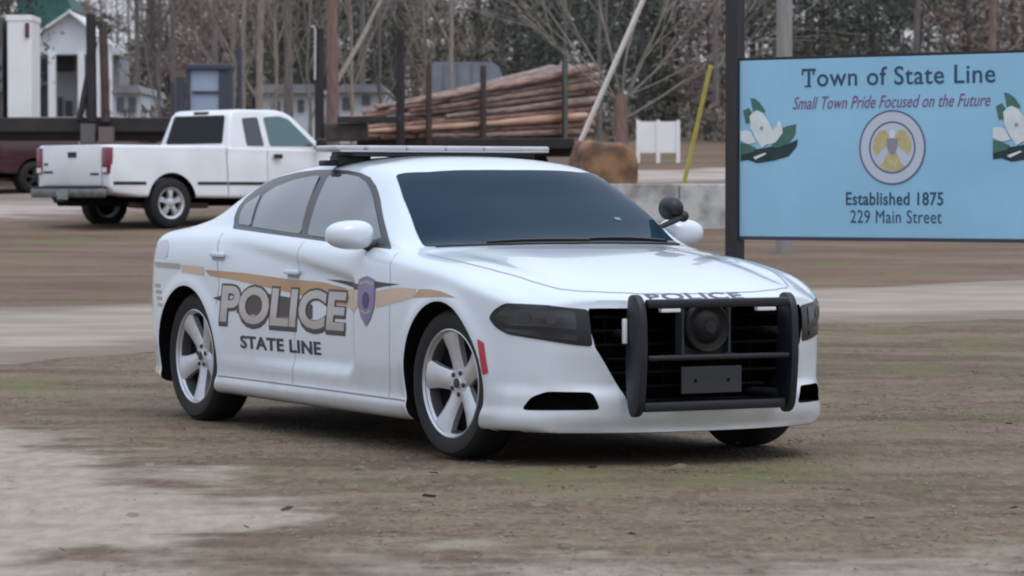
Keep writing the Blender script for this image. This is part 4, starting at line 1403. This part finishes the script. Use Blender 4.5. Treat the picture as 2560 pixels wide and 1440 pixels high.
# empty log trailer: dark deck with stakes
D = 58
base = gp(150, D)
lt = thing('log_trailer', 'empty dark log trailer with leaning stakes behind the white pickup', 'log trailer', base, LOCAL_RZ)
b = bmesh.new(); pbox(b, -420, 470, 294, 330, D, .9, base, bev=.02); obj('deck_beam', b, M_steel, lt)
b = bmesh.new(); pbox(b, -420, 470, 330, 352, D, .25, base, dD=.3); obj('chassis_rail', b, M_steel, lt)
for x0, y0, x1, y1, w_, m in ((231, 305, 229, 38, .085, M_steel), (266, 305, 259, 55, .075, M_rstake), (200, 300, 238, 105, .055, M_steel)):
    b = bmesh.new(); tube(b, [local(wp(x0, D - .05, zp(y0, D)), base), local(wp(x1, D - .05, zp(y1, D)), base)], w_, 8); obj('stake', b, m, lt)
b = bmesh.new(); tube(b, [local(wp(276, D - .05, zp(200, D)), base), local(wp(274, D - .05, zp(270, D)), base), local(wp(281, D - .05, zp(285, D)), base), local(wp(288, D - .05, zp(280, D)), base)], .02, 6); obj('chain_hook', b, mat('pale_steel', (.45, .43, .42), .5), lt)
for px in (-140, 330, 372):
    b = bmesh.new(); c = local(wp(px, D + .5, gz(D) + .5), base); lathe(b, [(.25, -.12), (.5, -.14), (.52, 0), (.5, .14), (.25, .12)], 24, 'Y', c, closed=True); fix(b); obj('tyre', b, M_tyre, lt, smooth=40)
b = bmesh.new(); pbox(b, 205, 240, 310, 356, D, .3, base, dD=-.35); obj('tool_box', b, mat('tool_grey', (.11, .11, .105), .7), lt)
b = bmesh.new(); pbox(b, 250, 285, 318, 356, D, .3, base, dD=-.35); obj('tool_box', b, mat('tool_tan', (.15, .125, .11), .7), lt)

# booth with pale panel (loader cab)
D = 72
base = gp(520, D)
lc = thing('loader_cab', 'dark framed loader cab with a pale blue panel behind the pickup roof', 'loader cab', base, LOCAL_RZ)
b = bmesh.new(); pbox(b, 482, 553, 176, 300, D, .9, base); obj('panel', b, mat('pale_blue_panel', (.36, .42, .56), .5, vary=.1, scale=2), lc)
M_cabf = mat('cab_frame', (.055, .06, .085), .6)
for x0, x1 in ((472, 482), (553, 580)):
    b = bmesh.new(); pbox(b, x0, x1, 166, 300, D, 1.0, base, dD=-.05); obj('frame_post', b, M_cabf, lc)
b = bmesh.new(); pbox(b, 474, 582, 160, 176, D, 1.2, base, dD=-.1, bev=.03); obj('cab_roof', b, M_cabf, lc)
b = bmesh.new(); pbox(b, 482, 553, 228, 234, D, .04, base, dD=-.045); obj('window_bar', b, M_cabf, lc)
b = bmesh.new(); tube(b, [local(wp(600, D, zp(330, D)), base), local(wp(600, D, zp(120, D)), base)], .06, 6); obj('boom_post', b, M_cabf, lc)
b = bmesh.new(); pbox(b, 440, 610, 300, 345, D, 1.4, base, dD=-.2); obj('base_frame', b, M_steel, lc)
for px, w_ in ((452, .10), (432, .05)):
    b = bmesh.new(); tube(b, [local(wp(px, D, zp(330, D)), base), local(wp(px, D, zp(195 if w_ > .08 else 205, D)), base)], w_, 6); obj('frame_post', b, M_cabf, lc)

# loaded log trailer
base = gp(1180, 60.5)
ld = thing('log_trailer', 'log trailer carrying a load of pine logs between rusty stakes', 'log trailer', base, LOCAL_RZ)
b = bmesh.new(); pbox(b, 895, 1440, 345, 372, 59.2, 3.5, base, bev=.02); obj('deck_beam', b, M_steel, ld)
b = bmesh.new(); pbox(b, 830, 1450, 372, 392, 59.7, .3, base); obj('chassis_rail', b, M_steel, ld)
b = bmesh.new(); pbox(b, 812, 920, 308, 352, 57.5, .8, base, bev=.03); obj('headboard', b, M_deck, ld)
b = bmesh.new(); pbox(b, 845, 1000, 291, 306, 57.3, .5, base, bev=.01); obj('cross_beam', b, M_steel, ld)
for px, y0, y1, w_, Dk, m in ((799, 385, 72, .080, 57.6, M_steel), (1001, 370, 75, .075, 58.6, M_steel), (1072, 365, 165, .055, 59.05, M_rstake), (1208, 365, 165, .055, 59.9, M_rstake), (1412, 365, 150, .055, 61.1, M_rstake), (1413, 365, -20, .032, 60.95, M_gstake)):
    b = bmesh.new(); tube(b, [local(wp(px, Dk, zp(y0, Dk)), base), local(wp(px, Dk, zp(y1, Dk)), base)], w_, 8); obj('stake', b, m, ld)
b = bmesh.new(); tube(b, [local(wp(788, 57.5, zp(200, 57.5)), base), local(wp(789, 57.5, zp(75, 57.5)), base), local(wp(785, 57.5, zp(66, 57.5)), base), local(wp(779, 57.5, zp(68, 57.5)), base)], .022, 6); obj('stake_hook', b, mat('pale_steel', (.45, .43, .42), .5), ld)
for px in (960, 1050, 1300):
    b = bmesh.new(); c = local(wp(px, 60.2, gz(60) + .5), base); lathe(b, [(.25, -.12), (.5, -.14), (.52, 0), (.5, .14), (.25, .12)], 24, 'Y', c, closed=True); fix(b); obj('tyre', b, M_tyre, ld, smooth=40)

# the logs, one object each: butts at the right, thin tops at the left
rl = random.Random(21)
LOGM = [mat('pine_bark_red', (.42, .265, .215), .9, vary=.6, scale=5, stretch=(1, 5, 5), bump=.5, bscale=14),
        mat('pine_bark_grey', (.36, .27, .235), .9, vary=.55, scale=5, stretch=(1, 5, 5), bump=.5, bscale=14),
        mat('pine_bark_brown', (.33, .21, .165), .9, vary=.6, scale=5, stretch=(1, 5, 5), bump=.5, bscale=14),
        mat('peeled_pine', (.62, .40, .28), .8, col2=(.33, .18, .13), scale=3, stretch=(.6, 5, 5), lo=.35, hi=.65)]
M_cutend = mat('sawn_end', (.42, .27, .17), .8, vary=.3, scale=12)
Lr, Ll = wp(1512, 62.0), wp(850, 58.0)
axis = (Lr - Ll); LEN = axis.length; ax_ = axis.normalized(); per = Vector((-ax_.y, ax_.x, 0))
if per.dot(FH) < 0: per = -per
zr0, zl0 = zp(338, 62.0), zp(350, 58.0)
nlog = 0
for row in range(9):
    ncol = 10 if row < 8 else 7
    for colm in range(ncol):
        rb_, rt = .078 * (.85 + .35 * rl.random()), .036 * (.8 + .4 * rl.random())
        yo = (colm + .5 * (row % 2)) * .160 + rl.uniform(-.02, .02)
        zb0 = zr0 + row * .146 + .06 + rl.uniform(-.02, .02)
        zt0 = zl0 + row * .046 + .04 + rl.uniform(-.02, .02)
        e0 = rl.uniform(-.5, .05) - (.25 if row in (0, 8) else 0); e1 = rl.uniform(0, 2.2) + .12 * row
        pb_ = Lr + ax_ * e0 + per * yo; pb_.z = zb0
        pt_ = Ll + ax_ * e1 + per * yo * .75; pt_.z = zt0 + (e1 / LEN) * (zb0 - zt0)
        m = LOGM[3] if (row in (1, 2, 3) and rl.random() < .5) else rl.choice(LOGM[:3])
        d = pt_ - pb_
        b = bmesh.new()
        pts, rr = [], []
        for k in range(6):
            t = k / 5
            pts.append(Vector((d.length * t, rl.uniform(-.012, .012), rl.uniform(-.012, .012) - .03 * math.sin(PI * t) * rl.random())))
            rr.append(rb_ + (rt - rb_) * t + rl.uniform(-.006, .006))
        tube(b, pts, rr, 9, True)
        for f in b.faces:
            if len(f.verts) > 4: f.material_index = 1
        o = obj('pine_log', b, [m, M_cutend], None, smooth=50)
        o.location = pb_
        o.rotation_euler = d.to_track_quat('X', 'Z').to_euler()
        peeled = m == LOGM[3]
        tag(o, 'orange log with peeled bark low in the stacked load on the trailer' if peeled else 'brown barked pine log in the stacked load on the trailer', 'log', 'peeled logs in the trailer load' if peeled else 'pine logs stacked on the trailer')
        nlog += 1

# grey shed beyond the logs
D = 84
base = gp(1170, D)
sh_ = thing('metal_shed', 'small grey metal shed with a rounded roof seen above the log load', 'shed', base, LOCAL_RZ)
k_ = D / F_PX
zt_ = zp(155, D) - base.z
b = bmesh.new(); prism(b, [(-92 * k_, 0), (-92 * k_, zt_ - .05), (-85 * k_, zt_), (60 * k_, zt_), (78 * k_, zt_ - .12), (88 * k_, zt_ - .4), (90 * k_, 0)], 0, 3.0); fix(b)
obj('wall', b, mat('shed_grey', (.22, .25, .29), .6, vary=.25, scale=2), sh_, smooth=40)
b = bmesh.new()
for x in (-60, -25, 10, 45): box(b, (x * k_, -.012, zt_ * .5), (.03, .02, zt_ * .96))
obj('rib', b, mat('shed_rib', (.17, .19, .22), .6), sh_)
# ================================================================== houses
M_siding = mat('white_siding', (.70, .73, .79), .7, vary=.10, scale=1.0)
M_house = mat('white_trim', (.85, .85, .86), .6, vary=.06, scale=2)
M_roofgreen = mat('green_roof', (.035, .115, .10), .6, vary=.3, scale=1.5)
M_shade = mat('porch_shade', (.050, .055, .065), .8, vary=.3, scale=1)  # shade inside the porch, put into a dark colour
M_shadegrey = mat('porch_wall_shade', (.30, .31, .34), .8, vary=.3, scale=1)  # shaded copy of the white siding, for the wall behind the porch
M_roofgrey = mat('grey_roof', (.30, .29, .31), .8, vary=.3, scale=2)
M_winglass = mat('house_glass', (.12, .13, .15), .15)


def gprism(b, pts, D, th, base, dD=0.0):
    """outline given as (column, row) at the distance D, th deep"""
    V0 = [b.verts.new(local(wp(x, D + dD, zp(y, D)), base)) for x, y in pts]
    k = (D + dD + th) / (D + dD)
    off = Matrix.Rotation(-LOCAL_RZ, 3, 'Z') @ (FH * th)
    V1 = [b.verts.new(v.co + off) for v in V0]
    n = len(pts)
    b.faces.new(V0); b.faces.new(V1[::-1])
    for i in range(n): b.faces.new((V0[i], V1[i], V1[(i + 1) % n], V0[(i + 1) % n]))
    bmesh.ops.recalc_face_normals(b, faces=b.faces)


D = 190
base = gp(170, D); base.z = gz2(D) if D > 130 else base.z
hs = thing('white_house', 'two storey white house with a green roof and columned porch behind the log trailer stakes', 'house', base, LOCAL_RZ)
ybot = 474.5 - (base.z - CAM.z) * F_PX / D
b = bmesh.new(); gprism(b, [(98, 78), (175, 27), (226, 76), (226, 136), (98, 136)], D, 7, base); obj('gable_wall', b, M_siding, hs)
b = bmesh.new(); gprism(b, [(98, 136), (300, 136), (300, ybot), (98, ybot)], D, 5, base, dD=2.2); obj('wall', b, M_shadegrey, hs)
b = bmesh.new(); gprism(b, [(226, 80), (297, 120), (297, 136), (226, 136)], D, 4, base, dD=.4); obj('wing_wall', b, M_siding, hs)
b = bmesh.new(); gprism(b, [(40, -10), (170, -10), (182, 22), (96, 80), (60, 80)], D, 6, base, dD=.9)
for x0, y0, x1, y1 in ((96, 82, 177, 25), (173, 25, 232, 80)):
    pass
rf = obj('roof', b, M_roofgreen, hs)
for x0, y0, x1, y1 in ((94, 84, 178, 26), (172, 26, 236, 76), (236, 74, 302, 120)):
    b = bmesh.new(); gprism(b, [(x0, y0 + 5), (x0, y0), (x1, y1), (x1, y1 + 5)], D, .5, base, dD=-.5); obj('fascia', b, M_house, rf)
for x0, x1, y0 in ((122, 140, 134), (196, 212, 134), (241, 251, 92), (272, 281, 112)):
    b = bmesh.new(); gprism(b, [(x0, y0), (x1, y0), (x1, ybot), (x0, ybot)], D, .35, base, dD=-.2); obj('column', b, M_house, hs)
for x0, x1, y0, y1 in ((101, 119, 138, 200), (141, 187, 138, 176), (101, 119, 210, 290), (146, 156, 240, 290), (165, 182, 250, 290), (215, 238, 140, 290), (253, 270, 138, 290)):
    b = bmesh.new(); gprism(b, [(x0, y0), (x1, y0), (x1, y1), (x0, y1)], D, .2, base, dD=2.1); obj('window', b, M_shade, hs)  # porch openings as dark panels, their shade put into the colour


def small_house(px0, px1, ytop, yeave, D, label, wins, name='white_bungalow', wall=None):
    base = gp((px0 + px1) / 2, D); base.z = gz2(D) if D > 130 else base.z
    t = thing(name, label, 'house', base, LOCAL_RZ)
    yb = 474.5 - (base.z - .3 - CAM.z) * F_PX / D
    b = bmesh.new(); gprism(b, [(px0, yeave), (px1, yeave), (px1, yb), (px0, yb)], D, 6, base); obj('wall', b, wall or M_siding, t)
    b = bmesh.new()
    k = (px1 - px0) * .05
    gprism(b, [(px0 - k, yeave + 2), (px0 + 2 * k, ytop), (px1 - 2 * k, ytop), (px1 + k, yeave + 2)], D, 6.6, base, dD=-.3); obj('roof', b, M_roofgrey, t)
    for x0, x1, y0, y1 in wins:
        b = bmesh.new(); gprism(b, [(x0, y0), (x1, y0), (x1, y1), (x0, y1)], D, .1, base, dD=-.06); obj('window', b, M_winglass, t)
    return t


small_house(282, 352, 214, 232, 89, 'low white house with a grey roof right of the columned house', [(292, 310, 244, 280), (322, 340, 244, 280)])
small_house(640, 800, 212, 232, 89, 'low white house with dark windows right above the pickup cab', [(684, 700, 254, 282), (745, 760, 250, 280)])
small_house(842, 965, 212, 230, 89, 'low white house with small windows left of the log load', [(856, 878, 244, 275), (905, 925, 240, 262)])

# ================================================================== trees
def bark(name, c, v=.4): return mat(name, c, .9, vary=v, scale=5, stretch=(4, 4, .7), bump=.4, bscale=16)


B_pale = bark('pale_bark', (.34, .285, .245)); B_grey = bark('grey_bark', (.20, .172, .160)); B_red = bark('red_pine_bark', (.25, .165, .14)); B_dark = bark('dark_bark', (.105, .09, .086))
B_light = bark('light_twig_bark', (.29, .255, .22))
M_pine1 = mat('pine_needles', (.085, .096, .074), .9, vary=.3, scale=1.2, lo=.3, hi=.7)
M_pine2 = mat('cedar_green', (.115, .118, .092), .9, vary=.3, scale=1.0, lo=.3, hi=.7)
M_olive = mat('olive_foliage', (.20, .175, .14), .9, vary=.3, scale=1.0, lo=.3, hi=.7)
M_brownfol = mat('dry_brown_foliage', (.26, .205, .18), .9, vary=.3, scale=1.0, lo=.3, hi=.7)


def branch(bm, rnd, p, d, ln, r, depth, spread, up, seg=5):
    n = 3 if depth > 0 else 2
    pts, rr = [p.copy()], [r]
    q = p.copy(); dd = d.copy()
    for k in range(n):
        dd = (dd + Vector((rnd.gauss(0, .10), rnd.gauss(0, .10), rnd.gauss(0, .05) + up * .12))).normalized()
        q = q + dd * ln / n
        pts.append(q.copy()); rr.append(r * (1 - .45 * (k + 1) / n))
    tube(bm, pts, rr, seg if depth > 1 else 3, False)
    if depth <= 0: return
    m = rnd.choice((3, 4)) if depth > 1 else rnd.choice((3, 4, 5))
    for k in range(m):
        t = .35 + .65 * (k + rnd.random()) / m
        i = min(int(t * n), n - 1); f = t * n - i
        o = pts[i].lerp(pts[i + 1], min(f, 1))
        a = rnd.random() * 2 * PI
        side = dd.orthogonal().normalized()
        side = Matrix.Rotation(a, 3, dd) @ side
        nd = (dd * (1 - spread * .5) + side * spread * (.7 + .6 * rnd.random()) + Vector((0, 0, up * .3))).normalized()
        branch(bm, rnd, o, nd, ln * (.55 + .25 * rnd.random()), max(r * .5 * (.8 + .4 * rnd.random()), .007), depth - 1, spread, up, seg)


def bare_tree(px, D, h, r, m, label, seed, fork=.4, spread=.6, up=.4, lean=(0, 0), name='bare_tree', nlimb=7, depth=3, group=None, twig=None):
    base = gp(px, D); base.z = gz2(D) - .1
    t = thing(name, label, 'tree', base, random.Random(seed).random() * 6, group)
    rnd = random.Random(seed)
    b = bmesh.new()
    pts = [Vector((lean[0] * k / 6 * h + rnd.gauss(0, .02) * k, lean[1] * k / 6 * h + rnd.gauss(0, .02) * k, h * k / 6)) for k in range(7)]
    tube(b, pts, [r * (1.25 if k == 0 else 1 - .11 * k) for k in range(7)], 10, True)
    obj('trunk', b, m, t, smooth=60)
    b = bmesh.new()
    for k in range(nlimb):
        f = fork + (1 - fork) * (k + .5 * rnd.random()) / nlimb
        i = min(int(f * 6), 5); o = pts[i].lerp(pts[i + 1], f * 6 - i)
        a = k * 2.4 + rnd.random()
        d = Vector((math.cos(a) * spread, math.sin(a) * spread, .35 + up)).normalized()
        branch(b, rnd, o, d, h * (.34 - .12 * f) * (.8 + .5 * rnd.random()), r * .42 * (1.1 - .5 * f), depth - 1, spread * .8, up)
    obj('crown', b, twig or m, t)
    return t


def leaf_clumps(bm, rnd, c, rad, n_cl, per, size, squash=1.0, mi=0):
    for _ in range(n_cl):
        while True:
            v = Vector((rnd.uniform(-1, 1), rnd.uniform(-1, 1), rnd.uniform(-1, 1)))
            if .25 < v.length < 1: break
        cc = Vector((c[0] + v.x * rad[0], c[1] + v.y * rad[1], c[2] + v.z * rad[2]))
        cr = min(rad) * (.16 + .20 * rnd.random())
        for _ in range(per):
            p = cc + Vector((rnd.gauss(0, cr), rnd.gauss(0, cr), rnd.gauss(0, cr * .7 * squash)))
            u = Vector((rnd.gauss(0, 1), rnd.gauss(0, 1), rnd.gauss(0, 1))).normalized(); w = u.orthogonal().normalized()
            s_ = size * (.5 + rnd.random())
            q = Matrix.Rotation(rnd.random() * 6.3, 3, u) @ w
            a_, b_ = u * s_, q * s_ * .32
            f = bm.faces.new([bm.verts.new(p - a_), bm.verts.new(p + b_), bm.verts.new(p + a_), bm.verts.new(p - b_)])
            f.material_index = mi


def evergreen(px, D, z0, z1, wid, m, label, seed, n_cl=40, per=34, size=.11, trunk=.12, name='evergreen_tree', group=None, tm=None):
    """z0, z1: heights of the crown above the ground"""
    base = gp(px, D); base.z = gz2(D) - .1
    t = thing(name, label, 'tree', base, 0, group)
    rnd = random.Random(seed)
    b = bmesh.new(); tube(b, [(0, 0, 0), (rnd.gauss(0, .1), 0, z1 * .5), (rnd.gauss(0, .15), 0, z1 * .92)], [trunk, trunk * .8, trunk * .3], 8); obj('trunk', b, tm or B_dark, t, smooth=60)
    b = bmesh.new()
    leaf_clumps(b, rnd, (0, 0, (z0 + z1) / 2), (wid, wid * .8, (z1 - z0) / 2), n_cl, per, size)
    for _ in range(10):
        a = rnd.random() * 6.3; z = z0 + (z1 - z0) * rnd.random() * .8
        tube(b, [(0, 0, z), (math.cos(a) * wid * .8, math.sin(a) * wid * .8, z + .4 * rnd.random())], [.03, .01], 4, False)
    obj('crown', b, m, t)
    return t


# trunks one can tell apart, left to right
bare_tree(435, 88, 12, .085, B_grey, 'slim grey bare tree left of the loader cab', 1, .25, .55, .5)
bare_tree(385, 95, 13, .10, B_dark, 'dark bare tree between the white house and the loader cab', 2, .18, .6, .4)
bare_tree(540, 92, 13, .10, B_grey, 'grey bare tree rising behind the loader cab', 3, .25, .5, .5)
bare_tree(609, 80, 12, .065, B_pale, 'thin straight pale tree beside the loader cab boom', 4, .35, .4, .6)
bare_tree(648, 76, 11, .085, B_pale, 'pale bare tree with low forking branches above the pickup cab', 5, .10, .55, .5, nlimb=9, twig=B_light)
bare_tree(721, 79, 14, .11, B_grey, 'thick grey brown trunk above the pickup windscreen', 6, .35, .5, .5)
bare_tree(832, 72, 14, .135, B_red, 'reddish pine trunk with low bare branches left of the log load', 7, .12, .6, .45, nlimb=9, twig=B_pale)
bare_tree(905, 90, 12, .09, B_grey, 'bare grey tree behind the thin ends of the logs', 8, .2, .6, .45)
bare_tree(1000, 98, 13, .10, B_dark, 'dark bare tree behind the tall black stake', 9, .3, .5, .5)
bare_tree(1126, 80, 10, .062, B_pale, 'slender pale tree rising in front of the grey shed', 10, .22, .45, .7, nlimb=8, depth=2, twig=B_pale)
bare_tree(1196, 105, 14, .11, B_dark, 'dark bare trunk right of the slender pale tree', 11, .4, .5, .5)
bare_tree(1255, 110, 14, .12, B_dark, 'dark bare trunk behind the middle of the log load', 12, .4, .5, .5)
bare_tree(1330, 104, 13, .10, B_grey, 'grey bare tree left of the tall grey stake', 13, .3, .5, .5)
bare_tree(1500, 86, 12, .06, B_grey, 'thin grey bare tree behind the pale guy guard', 14, .15, .5, .6, nlimb=8)
bare_tree(1660, 100, 12, .09, B_dark, 'dark bare tree rising behind the white notice board', 17, .25, .6, .4)
bare_tree(1790, 92, 12, .09, B_grey, 'grey bare tree close to the dark sign post', 18, .12, .65, .4, nlimb=9)
bare_tree(2010, 100, 12, .10, B_dark, 'dark bare tree right of the utility pole', 19, .3, .6, .4)
bare_tree(2290, 96, 13, .11, B_grey, 'grey bare tree behind the middle of the blue sign', 20, .3, .6, .4)
bare_tree(2480, 90, 13, .12, B_red, 'reddish bare tree behind the end of the blue sign', 21, .3, .6, .4)
bare_tree(-30, 110, 14, .12, B_dark, 'dark bare tree behind the left end of the trailer', 22, .3, .6, .4)
bare_tree(345, 100, 13, .09, B_grey, 'grey bare tree right of the white house', 23, .2, .6, .4)

for px, D, h, r_, m, lb_, sd in ((585, 84, 6.0, .05, B_pale, 'small pale many branched tree beside the loader cab roof', 41), (690, 82, 6.5, .055, B_pale, 'small pale many branched tree left of the thick grey trunk', 42),
        (775, 84, 6.0, .05, B_light, 'small light twiggy tree between the grey trunk and the pine trunk', 43), (880, 80, 6.0, .05, B_pale, 'small pale twiggy tree right of the reddish pine trunk', 44),
        (950, 86, 6.5, .055, B_grey, 'small grey twiggy tree behind the left end of the logs', 45), (1060, 84, 6.5, .05, B_light, 'small light twiggy tree left of the grey shed', 46),
        (400, 84, 6.5, .055, B_grey, 'small grey twiggy tree left of the loader cab', 47), (500, 86, 6.2, .05, B_grey, 'small grey twiggy tree directly behind the loader cab', 48)):
    bare_tree(px, D, h, r_, m, lb_, sd, .10, .5, .55, nlimb=13, twig=m)

# fan of light branches from one short trunk beside the rusty tank
base = gp(1552, 57.5); base.z -= .1
ct = thing('bare_tree', 'bare tree with a reddish trunk and fan of pale branches beside the rusty tank', 'tree', base)
rnd = random.Random(5)
k_ = 57.5 / F_PX
b = bmesh.new()
zt = (zp(235, 57.5) - base.z)
tube(b, [(0, 0, 0), (.02, 0, zt * .4), (-.02, 0, zt * .75), (0, 0, zt)], [.17, .125, .12, .10], 12)
tube(b, [Vector((0, 0, 0)) + RH * .25, Vector((0, 0, zt * .4)) + RH * .06], [.12, .08], 10)
obj('trunk', b, B_red, ct, smooth=60)
b = bmesh.new()
for dx, dz, r_ in ((-.9, 2.2, .026), (-1.5, 1.6, .022), (-.35, 2.6, .03), (.15, 2.8, .03), (.6, 2.4, .028), (1.2, 2.0, .028), (1.7, 1.35, .026), (2.1, .95, .026), (1.5, .6, .018), (-2.0, 1.1, .02)):
    o = Vector((0, 0, zt * (.74 + .22 * rnd.random())))
    d = (RH * dx + FH * rnd.uniform(-.7, .7) + Vector((0, 0, dz))).normalized()
    branch(b, rnd, o, d, 2.4, r_, 2, .42, .25, 6)
obj('crown', b, B_light, ct)

# evergreens and thickets in front of the wood
ev = [
    (700, 106, 1.0, 5.6, 1.5, M_pine1, 'dark green cedar behind the thick grey trunk'),
    (770, 100, .8, 5.0, 1.2, M_pine2, 'mid green cedar left of the reddish pine trunk'),
    (900, 98, .6, 5.6, 1.5, M_pine1, 'dark green cedar right of the reddish pine trunk'),
    (985, 104, .4, 5.0, 1.4, M_olive, 'olive green tree behind the thin ends of the logs'),
    (1090, 112, 1.0, 6.0, 1.5, M_olive, 'olive green tree behind the grey shed'),
    (1290, 102, .4, 5.6, 1.6, M_pine1, 'dark green pine right of the grey shed'),
    (1390, 98, .4, 6.4, 1.5, M_pine1, 'dark green pine behind the tall grey stake'),
    (1480, 104, .5, 6.6, 1.6, M_pine2, 'mid green pine behind the log butts'),
    (1600, 96, .3, 4.6, 1.4, M_pine1, 'dark green tree left of the white notice board'),
    (1690, 100, .3, 5.6, 1.4, M_pine2, 'mid green tree behind the white notice board'),
    (1770, 94, .2, 4.2, 1.1, M_brownfol, 'brown leaved bush left of the dark sign post'),
    (1880, 104, .3, 6.4, 1.4, M_pine2, 'mid green tree between the sign post and the utility pole'),
    (2060, 98, .3, 6.4, 1.5, M_pine1, 'dark green tree right of the utility pole'),
    (2170, 102, .3, 6.6, 1.5, M_pine1, 'dark green tree above the word State on the sign'),
    (2290, 106, .3, 6.8, 1.5, M_pine2, 'mid green tree above the right half of the sign'),
    (2410, 98, .3, 5.4, 1.5, M_brownfol, 'brown leaved tree above the right half of the sign'),
    (2530, 96, .3, 5.8, 1.6, M_brownfol, 'brown leaved tree above the far end of the sign'),
    (385, 122, .3, 4.0, .8, M_pine1, 'dark green bush right of the white house'),
    (420, 118, .3, 4.6, 1.6, M_brownfol, 'brown thicket left of the loader cab'),
    (545, 116, .3, 5.4, 1.5, M_brownfol, 'brown thicket behind the loader cab'),
    (640, 118, .3, 5.6, 1.5, M_olive, 'olive thicket behind the pale forking tree'),
    (20, 120, .3, 7.0, 1.5, M_pine1, 'dark green tree above the white trailer'),
    (1190, 120, .8, 5.4, 1.5, M_brownfol, 'brown leaved tree above the log load'),
]
for i, (px, D, z0, z1, w_, m, lb_) in enumerate(ev):
    evergreen(px, D, z0, z1, w_, m, lb_, 100 + i, n_cl=46, per=40, size=.105)

# the far wood: one mass of twigs, stems and foliage
rnd = random.Random(77)
b = bmesh.new()
for i in range(330):
    px = rnd.uniform(-2600, 4200); D = rnd.uniform(128, 165)
    if 40 < px < 360: D += 75
    p = gp(px, D); p.z = gz2(D)
    h = rnd.uniform(7, 13); lx, ly = rnd.gauss(0, .03), rnd.gauss(0, .03)
    r_ = rnd.uniform(.05, .14)
    tube(b, [p, p + Vector((lx * h * .5, ly * h * .5, h * .5)), p + Vector((lx * h, ly * h, h))], [r_, r_ * .7, r_ * .2], 5, False, mi=rnd.choice((0, 0, 1)))
    for _ in range(14):
        z = h * rnd.uniform(.12, .95); a = rnd.random() * 6.3; ln = rnd.uniform(.8, 2.4)
        o = p + Vector((lx * z, ly * z, z))
        d = Vector((math.cos(a), math.sin(a), rnd.uniform(.2, 1.1)))
        tube(b, [o, o + d * ln * .5, o + d * ln + Vector((0, 0, .2))], [.03, .02, .008], 3, False, mi=rnd.choice((0, 0, 1)))
for i in range(1700):
    px = rnd.uniform(-400, 3000) if i < 1150 else rnd.choice((rnd.uniform(-2600, -400), rnd.uniform(3000, 4400))); D = rnd.uniform(120, 185)
    if -20 < px < 410: D = rnd.uniform(205, 230)
    p = gp(px, D); p.z = gz2(D)
    thin = 1030 < px < 1300 or 300 < px < 560
    top = 5.6 if thin else 9.0
    z = rnd.uniform(.2, top)
    green = .25 + .5 * sstep(1250, 1700, px) - .35 * sstep(2250, 2500, px) + .25 * math.exp(-((px - 850) / 180) ** 2)
    mi = 2 if rnd.random() < green else rnd.choice((3, 3, 4))
    leaf_clumps(b, rnd, (p.x, p.y, p.z + z), (1.3, 1.3, .9), 5, 30, .15, mi=mi)
tag(obj('woodland', b, [B_grey, B_dark, M_pine1, M_brownfol, M_olive]), 'grey brown winter wood behind everything', 'wood', kind='stuff')
# low undergrowth at the foot of the wood
b = bmesh.new()
for i in range(260):
    px = rnd.uniform(-300, 2900); D = rnd.uniform(88, 116)
    if 60 < px < 360 or 600 < px < 1000: continue
    p = gp(px, D)
    leaf_clumps(b, rnd, (p.x, p.y, p.z + rnd.uniform(.2, .9)), (.9, .9, .5), 4, 22, .11, mi=rnd.choice((0, 1, 1, 2)))
tag(obj('undergrowth', b, [M_pine2, M_brownfol, M_olive]), kind='stuff')
